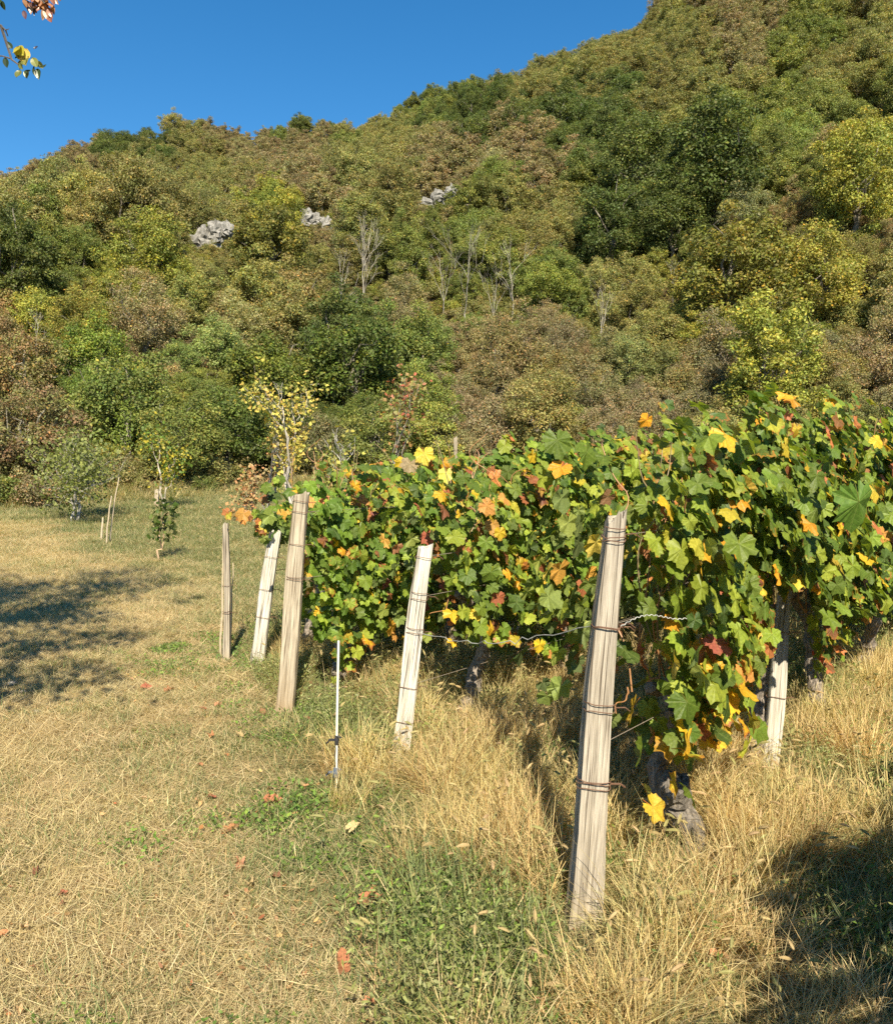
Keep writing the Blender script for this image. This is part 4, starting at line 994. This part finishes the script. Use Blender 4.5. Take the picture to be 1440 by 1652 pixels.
# ------------------------------------------------------------------ overhanging fruit tree, trunk out of frame on the left
def fruit_tree():
    bx, by = -4.3, 5.0; b = np.array([bx, by, float(H(bx, by))]); e = empty('pear_tree', b); tag(e, 'pear tree outside the frame whose green twig and brown leaves hang into the sky corner', 'fruit tree')
    tb = MB(); bk = (.10, .09, .085)
    tube(tb, limb_path((0, 0, -.2), (.1, 0, 2.2), 6, .04), np.linspace(.13, .09, 6), 8, bk, 0, .06)
    tips = []
    for i in range(9):
        a = i * 2.4; tip = np.array([math.cos(a) * rng.uniform(.7, 1.25) + .0, math.sin(a) * rng.uniform(.6, 1.2), rng.uniform(2.9, 4.3)])
        q = limb_path((.1, 0, 2.0), tip, 6, .12); tube(tb, q, np.linspace(.05, .012, 6), 5, bk); tips += [q[-1], q[-2], q[3]]
    # branch that reaches into the picture
    w = lambda px, py, d: at_pix(px, py, d) - b
    br = [np.array([.3, .1, 2.9]), w(-40, 20, 4.6), w(2, 42, 4.6), w(14, 80, 4.6), w(19, 96, 4.6), w(30, 104, 4.6)]
    tube(tb, br, [.03, .014, .009, .007, .006, .004], 5, bk)
    tube(tb, [w(2, 42, 4.6), w(9, 48, 4.58), w(13, 58, 4.6)], [.005, .004, .003], 4, bk); tube(tb, [w(9, 48, 4.6), w(15, 46, 4.6)], [.004, .002], 4, bk)
    tube(tb, [w(17, 94, 4.6), w(4, 90, 4.6), w(-10, 88, 4.6)], [.005, .004, .003], 4, bk)
    tube(tb, [w(-30, -30, 4.6), w(20, -22, 4.55), w(60, -10, 4.5), w(72, 5, 4.5)], [.012, .009, .006, .004], 4, bk)
    link('trunk', tb.mesh('trunk', M_BARK), e)
    # background crown of leaves
    tips = np.array(tips); lb = MB(); n = 2300; k = rng.integers(0, len(tips), n); P = tips[k] + rng.normal(size=(n, 3)) * .22; P = P[(P[:, 0] + bx) < -.60 * (P[:, 1] + by) - .12]; n = len(P)
    leaf_quads(lb, P, unit(rng.normal(size=(n, 3))), .05, np.array([(.06, .10, .02)]) * rng.uniform(.7, 1.4, (n, 1)), asp=.5)
    tag(link('foliage', lb.mesh('foliage', M_PEAR), e), kind='stuff')
    # leaf mesh: pointed oval
    def oval(curl):
        m = MB(); k = 9; t = np.linspace(0, 1, k); wdt = .30 * np.sin(np.pi * t ** .85) ** .8; v = []
        for i in range(k): v += [(-wdt[i], t[i], -curl * t[i] ** 2 + .10 * wdt[i]), (0, t[i], -curl * t[i] ** 2 - .05), (wdt[i], t[i], -curl * t[i] ** 2 + .10 * wdt[i])]
        f = [];
        for i in range(k - 1):
            for j in range(2): f.append((i * 3 + j, i * 3 + j + 1, i * 3 + j + 4, i * 3 + j + 3))
        m.add(v, f); return m.mesh('leaf', M_PEAR)
    OV = [oval(.1), oval(.35), oval(-.1)]
    def lf(px, py, lpx, ang, c, wd=1.0, d=4.6, face=(0, -1, .3)):
        s = lpx * d / F; p = w(px, py, d); tip = np.array([math.sin(ang), rng.uniform(-.3, .1), -math.cos(ang)]); Fm = leaf_frame(np.array(face) + rng.normal(size=3) * .35, tip)
        Fm = Fm @ np.diag([s * wd, s, s]); M = Matrix([[*Fm[r], p[r]] for r in range(3)] + [[0, 0, 0, 1]]); o = link('leaf', OV[rng.integers(3)], e, M); o.color = (*c, 1)
    dg = (.035, .06, .025); yg = (.42, .38, .05); br_ = (.25, .11, .06); mg = (.12, .14, .04)
    for a in ((32, 112, 18, -.1, mg), (42, 112, 15, .15, (.2, .22, .07)), (48, 112, 15, -.2, dg), (55, 105, 17, .25, dg), (60, 110, 18, .2, dg), (66, 106, 20, .75, dg),
              (8, 92, 15, .1, dg), (2, 90, 15, -.8, dg), (20, 78, 14, -2.4, dg), (24, 92, 12, 1.2, dg), (38, 94, 18, .4, mg), (44, 90, 22, .3, (.22, .22, .06)), (52, 92, 20, .5, (.18, .2, .06)), (34, 96, 14, -.4, mg),
              (30, 100, 14, .5, mg), (58, 98, 14, .9, (.3, .28, .08)), (54, 78, 8, 2.2, (.03, .04, .08)), (2, 0, 13, .2, dg), (-4, -2, 14, .5, dg)): lf(*a)
    for a in ((27, 75, 22, .7, (.34, .32, .04), 1.3), (31, 74, 23, .2, yg, 1.3), (36, 74, 22, -.4, (.48, .32, .04), 1.2), (24, 80, 20, 1.0, (.35, .33, .05), 1.5), (44, 78, 22, -.5, (.55, .45, .1), 1.5)): lf(*a)
    for i in range(34):
        t = i / 34; px = 42 + 42 * t + rng.uniform(-5, 5); py = rng.uniform(-20, 2 + 14 * t); lf(px, py, rng.uniform(13, 20), rng.uniform(-.5, .8), [br_, (.35, .17, .09), (.12, .06, .05), (.42, .25, .16)][i % 4], .8)
    for a in ((38, 16, 15, .2, (.12, .06, .07)), (46, 10, 12, .1, (.06, .04, .05)), (57, 12, 13, 0, (.05, .05, .08)), (76, 22, 18, .5, br_), (72, 14, 18, .3, (.42, .25, .16)), (78, 12, 18, .4, br_), (98, -4, 12, .2, (.12, .08, .07))): lf(*a, .8)
fruit_tree()
# small loose fruit tree further left throws the broken shade over the track
def shade_tree(bx, by, Ht, R, label):
    b = np.array([bx, by, float(H(bx, by))]); e = empty('plum_tree', b); tag(e, label, 'fruit tree'); tb = MB(); tips = []
    tube(tb, limb_path((0, 0, -.2), (0, 0, Ht * .5), 5, .05), np.linspace(.11, .07, 5), 7, (.12, .1, .09))
    for i in range(12):
        a = i * 2.4; tip = np.array([math.cos(a) * rng.uniform(.5, 1) * R, math.sin(a) * rng.uniform(.5, 1) * R, Ht * rng.uniform(.6, 1)]); q = limb_path((0, 0, Ht * .45), tip, 6, .12); tube(tb, q, np.linspace(.04, .01, 6), 4, (.12, .1, .09)); tips += [q[-1], q[4], q[3]]
    link('trunk', tb.mesh('trunk', M_BARK), e); tips = np.array(tips); lb = MB(); n = 3600; k = rng.integers(0, len(tips), n); P = tips[k] + rng.normal(size=(n, 3)) * np.array([.26, .2, .13]); P = P[(P[:, 0] + bx) < -.60 * (P[:, 1] + by) - .12]; n = len(P)
    leaf_quads(lb, P, unit(rng.normal(size=(n, 3))), .05, np.array([(.07, .11, .02)]) * rng.uniform(.7, 1.4, (n, 1)), asp=.6); tag(link('foliage', lb.mesh('foliage', M_PEAR), e), kind='stuff')
shade_tree(-4.15, 3.9, 6.2, 1.7, 'plum tree outside the frame casting broken shade over the mown track')
shade_tree(-3.55, 2.4, 4.3, 1.5, 'second plum tree outside the frame casting the nearer patch of shade')

# ------------------------------------------------------------------ grass sources
STRAW = np.array([(.63, .50, .26), (.54, .42, .21), (.72, .60, .35), (.42, .32, .16)])
GOLD = np.array([(.66, .50, .21), (.58, .42, .16), (.76, .62, .32), (.46, .30, .12), (.54, .47, .20)])
GRN = np.array([(.12, .17, .045), (.16, .20, .055), (.09, .13, .035), (.22, .23, .08)])
def blades(mb, n, R, L, w, lean, bend, pal, z0=0.0, flat=False, jit=.25):
    r = R * np.sqrt(rng.random(n)); a = rng.uniform(0, 6.283, n); B = np.stack([r * np.cos(a), r * np.sin(a), np.full(n, z0)], 1)
    az = rng.uniform(0, 6.283, n); D = np.stack([np.cos(az), np.sin(az), 0 * az], 1); L_ = L[0] + (L[1] - L[0]) * rng.random(n)
    ln = rng.uniform(*lean, n); bd = rng.uniform(*bend, n); ts = np.array([0, .35, .7, 1.0]); pts = []
    for t in ts:
        ang = ln + bd * t; hz = np.sin(ln) * t + bd * t * t * .5 * np.cos(ln); vz = np.cos(ln) * t - bd * t * t * .5 * np.sin(ln + bd * .5) * 1.0
        pts.append(B + D * (hz * L_)[:, None] + np.stack([0 * az, 0 * az, np.maximum(vz, -.02) * L_], 1))
    wv = np.stack([-np.sin(az), np.cos(az), 0 * az], 1); tw = rng.uniform(-.8, .8, n); wv = unit(wv + D * np.sin(tw)[:, None] + np.array([0, 0, 1]) * (rng.uniform(-.5, .5, n) if flat else 0 * az)[:, None])
    W_ = w * rng.uniform(.7, 1.3, n)[:, None]
    v = np.stack([pts[0] - wv * W_, pts[0] + wv * W_, pts[1] - wv * W_ * .9, pts[1] + wv * W_ * .9, pts[2] - wv * W_ * .6, pts[2] + wv * W_ * .6, pts[3]], 1)
    if flat: v[..., 2] = np.maximum(v[..., 2], z0 * .3)
    k = np.arange(n)[:, None, None] * 7; f = (k + np.array([[0, 1, 3], [0, 3, 2], [2, 3, 5], [2, 5, 4], [4, 5, 6]])).reshape(-1, 3)
    col = pal[rng.integers(0, len(pal), n)] * rng.uniform(1 - jit, 1 + jit, (n, 1)); mb.add(v.reshape(-1, 3), f, np.repeat(col, 7, 0)); return np.stack(pts, 1)
def foxtails(mb, n, R, L, pal=np.array([(.44, .34, .17), (.38, .31, .14), (.30, .28, .11)])):
    P = blades(mb, n, R, L, .0012, (.05, .45), (.2, 1.1), GOLD)
    for i in range(n):
        p2, p3 = P[i, 2], P[i, 3]; d = unit(p3 - p2); q = p3 + np.linspace(0, 1, 5)[:, None] * (d * .055 + np.array([0, 0, -.012])) + np.array([0, 0, -.012]) * (np.linspace(0, 1, 5) ** 2)[:, None]
        c = pal[rng.integers(len(pal))]; tube(mb, q, [.0025, .0055, .006, .0045, .001], 5, tuple(c), cap=False)
        m = 46; t = rng.random(m); bq = np.stack([np.interp(t, np.linspace(0, 1, 5), q[:, k]) for k in range(3)], 1); rd = unit(rng.normal(size=(m, 3)) + d * .9); ln = rng.uniform(.008, .014, (m, 1)); sd = unit(np.cross(rd, rng.normal(size=(m, 3)))) * .0008
        mb.add(np.stack([bq - sd, bq + sd, bq + rd * ln], 1).reshape(-1, 3), np.arange(m * 3).reshape(-1, 3), np.tile(c * 1.3, (m * 3, 1)))
def ovals(mb, n, R, h, size, pal, up=.6, asp=.45, stem=True):
    r = R * np.sqrt(rng.random(n)); a = rng.uniform(0, 6.283, n); P = np.stack([r * np.cos(a), r * np.sin(a), h[0] + (h[1] - h[0]) * rng.random(n)], 1)
    nn = unit(rng.normal(size=(n, 3)) * .7 + [0, -.1, up]); u = unit(np.cross(nn, rng.normal(size=(n, 3)))); b = np.cross(nn, u); s = size * rng.uniform(.6, 1.4, n)[:, None]
    dr = -nn * s * .18
    v = np.stack([P - u * s, P - u * s * .3 - b * s * asp + dr, P + u * s * .4 - b * s * asp * .8 + dr, P + u * s + dr * 1.5, P + u * s * .4 + b * s * asp * .8 + dr, P - u * s * .3 + b * s * asp + dr], 1)
    col = pal[rng.integers(0, len(pal), n)] * rng.uniform(.75, 1.3, (n, 1)); mb.add(v.reshape(-1, 3), np.arange(n)[:, None] * 6 + np.array([[0, 1, 2, 3, 4, 5]]), np.repeat(col, 6, 0))
MUG = np.array([(.20, .23, .075), (.27, .28, .12), (.15, .19, .05)]); CLOV = np.array([(.11, .20, .035), (.16, .26, .045), (.085, .15, .03)])
SRC = {}
def src(k, fn, n):
    SRC[k] = []
    for i in range(n): mb = MB(); fn(mb); SRC[k].append(mb.mesh('tuft', M_GRASS))
src('straw', lambda m: (blades(m, 230, .27, (.03, .13), .0011, (1.05, 1.5), (-.3, .4), STRAW, .010, True), blades(m, 90, .26, (.015, .05), .0011, (.2, 1.1), (0, .9), STRAW)), 5)
src('lawn', lambda m: (blades(m, 190, .22, (.02, .075), .0013, (.1, 1.0), (.1, 1.0), np.concatenate([GRN, GRN, STRAW[:1]])), blades(m, 50, .22, (.03, .10), .0011, (.9, 1.45), (-.1, .5), np.concatenate([STRAW, GRN]), .008, True)), 5)
src('drylawn', lambda m: (blades(m, 130, .22, (.02, .085), .0012, (.1, 1.1), (.1, 1.2), np.concatenate([STRAW, GOLD[:1], GRN])), blades(m, 70, .22, (.03, .11), .0011, (.9, 1.45), (-.1, .3), STRAW, .008, True)), 5)
def tall(m): blades(m, 170, .11, (.16, .44), .0017, (.05, .65), (.2, 1.5), GOLD); blades(m, 40, .14, (.06, .2), .0017, (.4, 1.3), (.2, 1.0), GOLD * .8); foxtails(m, 3, .10, (.26, .42))
src('tall', tall, 6)
def mixed(m): blades(m, 50, .12, (.10, .28), .0016, (.1, .9), (.3, 1.6), GOLD); blades(m, 90, .14, (.08, .22), .0018, (.1, .9), (.3, 1.4), GRN); foxtails(m, 1, .12, (.2, .34))
src('mixed', mixed, 5)
src('clover', lambda m: (ovals(m, 120, .16, (.01, .07), .012, CLOV), blades(m, 30, .15, (.04, .12), .0014, (.1, .8), (.2, .9), GRN)), 4)
src('mug', lambda m: (ovals(m, 420, .14, (.01, .17), .0085, MUG, .5, .30), blades(m, 16, .08, (.12, .24), .0018, (.05, .4), (0, .4), MUG)), 4)
src('darkweed', lambda m: (ovals(m, 260, .17, (.005, .12), .0085, np.concatenate([CLOV, CLOV, MUG]), .6, .34), blades(m, 60, .14, (.1, .26), .0018, (.1, .6), (.2, 1.0), GRN)), 4)
src('litter', lambda m: ovals(m, 26, .28, (.008, .02), .011, np.array([(.34, .15, .06), (.28, .17, .08), (.44, .30, .12)]), 1.2, .5), 3)

CLEAR = []
for (cpx, cpy, cr) in ((1160, 1420, .10), (1100, 1400, .15), (1080, 1330, .15), (932, 1545, .20), (940, 1490, .15), (900, 1540, .14), (636, 1250, .14), (454, 1175, .15), (541, 1290, .08), (720, 1180, .16), (515, 1130, .18), (1236, 1230, .12), (1130, 1370, .12)):
    q_ = ground_near(cpx, cpy); CLEAR.append((q_[0], q_[1], cr))
def sample(n, y0_, y1_, pw=1.0, marg=.60):
    """random ground points in front of the camera, thinner with distance"""
    u = rng.random(n); y = (y0_ ** (2 - pw) + u * (y1_ ** (2 - pw) - y0_ ** (2 - pw))) ** (1 / (2 - pw)); return rng.uniform(-marg, marg, n) * y, y
def rows_(x, y, sc, nsrc, tilt=.12):
    n = len(x); return np.stack([x, y, H(x, y) - .005, rng.normal(size=n) * tilt, rng.normal(size=n) * tilt, rng.uniform(0, 6.28, n), sc, rng.integers(0, nsrc, n)], 1)
verge = lambda x, y: np.clip(1.3 - np.abs(x - (xedge(np.minimum(y, 7)) - .55 - .10 * np.maximum(y - 5, 0))) / (.55 + .16 * y), 0, 1)
def field(name, srckey, n, y0_, y1_, prob, sc, label, cat, pw=.6, grow=True, tilt=.1):
    x, y = sample(n, y0_, y1_, pw); p = prob(x, y) * (np.clip(.55 + (gp(x, y) < .5) * .6, 0, 1) if srckey == 'darkweed' else 1); k = rng.random(n) < p; x = x[k]; y = y[k]
    y00 = np.interp(x / y, T0, Y0); k = y < y00 + 1.5; x = x[k]; y = y[k]
    if srckey in ('tall', 'mixed', 'mug', 'darkweed', 'clover'):
        k = np.ones(len(x), bool)
        for (cx, cy, cr) in CLEAR: k &= (x - cx) ** 2 + (y - cy) ** 2 > cr * cr
        x = x[k]; y = y[k]
    s = rng.uniform(*sc, len(x)) * (1 + .05 * np.clip(y - 6, 0, 20) * grow)
    tag(scatter(name, rows_(x, y, s, len(SRC[srckey]), tilt), SRC[srckey]), label, cat, kind='stuff'); 
vin = lambda x, y: m_tall(x, y)
gp = lambda x, y: vnoise(x, y, 1.6, 21)
field('mown_straw', 'straw', 9000, 1.6, 24, lambda x, y: np.clip(m_path(x, y) + .15 * (1 - m_green(x, y)) * (1 - vin(x, y)) + .05, 0, 1), (.8, 1.15), 'flattened pale straw on the mown track', 'straw', .45, tilt=.05)
field('short_grass', 'lawn', 13000, 1.6, 27, lambda x, y: (1 - .75 * m_path(x, y)) * (1 - .8 * vin(x, y)) * np.clip(m_green(x, y) * 1.3 - .15 + .75 * verge(x, y) + np.clip((y - 8) / 30, 0, .10), .12, 1), (.8, 1.3), 'short green grass along the vineyard edge', 'grass', .5)
field('dry_grass', 'drylawn', 5500, 1.6, 30, lambda x, y: (1 - .6 * m_path(x, y)) * (1 - .5 * verge(x, y)) * (1 - .6 * vin(x, y)) * np.clip(1.0 - m_green(x, y), .1, .8), (.8, 1.3), 'dry short grass covering the clearing', 'grass', .5)
field('tall_grass', 'tall', 4000, 1.9, 16, lambda x, y: vin(x, y) * np.clip((gp(x, y) - .34) * 3.2, .13, 1) * np.clip((x - xedge(y)) / 1.2 + .16, 0, .9), (.6, 1.05), 'tall golden foxtail grass between the vine rows', 'grass', .8, False)
field('mixed_grass', 'mixed', 3600, 1.8, 14, lambda x, y: vin(x, y) * .75, (.6, 1.1), 'mixed green and golden grass under the vines', 'grass', .8, False)
field('clover', 'clover', 3600, 1.8, 8, lambda x, y: np.clip((vnoise(x, y, 1.5, 33) - .36) * 2.6, 0, 1) * np.clip((vnoise(x, y, 6.5, 35) - .35) * 4, .08, 1) * np.clip(1.6 - np.abs(x - xedge(y) - .2) / .75, 0, 1), (.5, 1.0), 'low bright green weeds at the edge of the uncut grass', 'weeds', .6, False)
field('mugwort', 'mug', 2800, 2.0, 11, lambda x, y: vin(x, y) * np.clip((vnoise(x, y, 1.3, 41) - .5) * 4, 0, 1), (.7, 1.4), 'grey green weeds among the golden grass', 'weeds', .7, False)
field('dark_weeds', 'darkweed', 3600, 1.8, 9, lambda x, y: vin(x, y) * np.clip((vnoise(x, y, 1.6, 51) - .38) * 3.2, .06, 1) * np.clip((vnoise(x, y, 5.5, 57) - .35) * 4, .1, 1) * np.clip(1.5 - (x - xedge(y)) / 1.8, .35, 1), (.7, 1.4), 'dark green leafy weeds in the vineyard grass', 'weeds', .7, False)
field('leaf_litter', 'litter', 1700, 1.8, 14, lambda x, y: np.clip(1.2 - np.abs(x - xedge(y)) / 1.5, 0, 1) * .6, (.7, 1.2), 'scraps of dry leaf lying on the grass', 'litter', .6, False, .05)
# tall grass and plants fringing the wood edge
x = rng.uniform(-20, 12, 900); t_ = rng.uniform(-1.2, 1.6, 900); yb = np.array([np.interp(a / 24, T0, Y0) for a in x]); y = yb + t_
tag(scatter('edge_grass', rows_(x, y, rng.uniform(1.2, 2.4, 900), len(SRC['mixed'])), SRC['mixed']), 'rough tall grass along the foot of the wood', 'grass', kind='stuff')

# ------------------------------------------------------------------ fallen leaves
def curled(k):
    mb = MB(); v, f, uv = LV[k]; v = v.copy(); a = rng.uniform(2.6, 4.4); b = rng.uniform(-1.8, 1.8)
    x_, y_ = v[:, 0].copy(), v[:, 1].copy(); v[:, 0] = np.sin(x_ * a) / a; v[:, 2] += (1 - np.cos(x_ * a)) / a * 1.0 + b * y_ ** 2 * .8 + .04 * rng.normal(size=len(v)); v[:, 2] += .05 - min(0, v[:, 2].min()) * .6
    mb.add(v, f, (1, 1, 1), uv); return mb.mesh('fallen_leaf', M_DRY)
CL = [curled(k) for k in range(8)]
FP = [(430,1303,40),(380,1345,42),(385,1402,38),(440,1425,32),(405,1440,30),(275,1118,26),(240,1116,26),(350,1145,20),(425,1160,26),(388,1195,24),(342,1196,26),(345,1295,22),
 (497,1280,20),(470,1305,12),(565,1362,36),(590,1490,60),(553,1580,60),(490,1580,24),(675,1305,26),(740,1352,22),(620,1168,26),(500,1168,22),(465,1205,16),(60,1418,26),(35,1508,34),(8,1520,40),
 (105,1453,22),(20,1440,18),(100,1470,16),(235,1295,14),(320,1240,20),(845,1515,50),(1165,1580,50),(1110,1570,36),(1075,1465,40),(600,1652,30),(1105,1480,20),(500,1108,20),(770,1095,14),(745,1285,18),(690,1370,16),(330,1150,16),(870,1650,40),(1240,1500,20),(30,1640,20)]
for i, (px, py, w_) in enumerate(FP):
    fx, fy = ground_near(px, py); hz = .02 if px < 560 else .06
    s = w_ * fy / F * .74
    c = [(.42, .20, .10), (.34, .15, .08), (.46, .26, .14), (.25, .12, .07), (.50, .36, .2)][i % 5]
    o = link('fallen_leaf', CL[i % 8]); o.location = (fx, fy, float(H(fx, fy)) + hz); o.rotation_euler = (rng.uniform(-.4, .4), rng.uniform(-.4, .4), rng.uniform(0, 6.28)); o.scale = (s, s, s); o.color = (*c, .9)
    zn = 'on the mown straw track' if px < 240 else ('in the short green grass' if px < 530 else 'caught in the uncut vineyard grass')
    cw = ['orange brown', 'rust brown', 'tan orange', 'dark brown', 'pale tan'][i % 5]
    d_, a_, b_, nm_ = min(((a_ - px) ** 2 + (b_ - py) ** 2, a_, b_, nm_) for a_, b_, nm_ in ((541, 1283, 'the white rod'), (640, 1210, 'the white post foot'), (456, 1142, 'the tan post foot'), (934, 1478, 'the tall grey post foot'), (366, 1070, 'the slim stake'), (258, 1243, 'the dark pebble'), (430, 1303, 'the biggest curled leaf'), (1120, 1345, 'the vine stump'), (60, 1600, 'the path corner'), (600, 1600, 'the leafy weeds in front')))
    rel_ = ('right of ' if px > a_ else 'left of ') if abs(px - a_) > abs(py - b_) else ('nearer than ' if py > b_ else 'beyond ')
    lb_ = 'biggest dark curled leaf standing up in the green grass by the rod' if i == 0 else f'{"large" if w_ > 30 else "small"} dry {cw} leaf {"just " if d_ < 8100 else "well "}{rel_}{nm_}'
    tag(o, lb_, 'fallen leaf', f'fallen leaves {zn}')
# a few stones on the track
for i, (px, py, w_) in enumerate(((258, 1243, 12), (60, 1150, 10), (20, 1105, 14), (38, 1118, 10), (395, 1290, 7))):
    fx, fy = ground_near(px, py); mb = MB(); th = np.linspace(0, 6.283, 10, endpoint=False); ph = np.linspace(-1.5, 1.5, 7); Ph, Th = np.meshgrid(ph, th, indexing='ij'); r = (1 + .2 * rng.normal(size=Ph.shape) * np.cos(Ph)) * w_ * fy / F / 2
    v = np.stack([np.cos(Th) * np.cos(Ph) * r, np.sin(Th) * np.cos(Ph) * r, np.sin(Ph) * r * .6], -1); ii = np.arange(6)[:, None] * 10; jj = np.arange(10)[None]; kk = (jj + 1) % 10
    mb.add(v.reshape(-1, 3), np.stack([ii + jj, ii + kk, ii + 10 + kk, ii + 10 + jj], -1).reshape(-1, 4), (.35, .31, .26) if i else (.12, .1, .08)); o = link('pebble', mb.mesh('pebble', M_BARK)); o.location = (fx, fy, float(H(fx, fy)) + .008)
    tag(o, ['dark round pebble alone on the straw track', 'pale pebble in the straw below the tree shadow', 'larger pale pebble inside the tree shadow', 'small pale pebble beside the larger one', 'tiny pale pebble in the green grass'][i], 'pebble', 'pebbles')
from collections import defaultdict
same = defaultdict(list)
for o in C.objects:
    if o.get('category') in ('tree', 'bush', 'fallen leaf') and o.get('label'): same[o['label']].append(o)
for lb_, os_ in same.items():
    k_ = len(os_)
    if k_ < 2 or k_ > 10: continue
    lb_ = lb_.replace('yellow green tree', 'yellow tree') if len(lb_.split()) > 13 and lb_.count('yellow green') > 1 else lb_
    os_.sort(key=lambda o: o.location.x / max(o.location.y, 1))
    for i, o in enumerate(os_):
        w_ = ['leftmost', 'rightmost'][i] if k_ == 2 else (['leftmost', 'middle', 'rightmost'][i] if k_ == 3 else ('leftmost', 'second', 'third', 'fourth', 'fifth', 'sixth', 'seventh', 'eighth', 'ninth', 'tenth')[i])
        num = ('two', 'three', 'four', 'five', 'six', 'seven', 'eight', 'nine', 'ten')[k_ - 2]
        o['label'] = (f'{lb_}, {w_} of {num}' if w_ in ('leftmost', 'rightmost', 'middle') else f'{lb_}, {w_} from left')
print('objects', len(bpy.data.objects), 'far', len(far_pts), 'near', cnt)
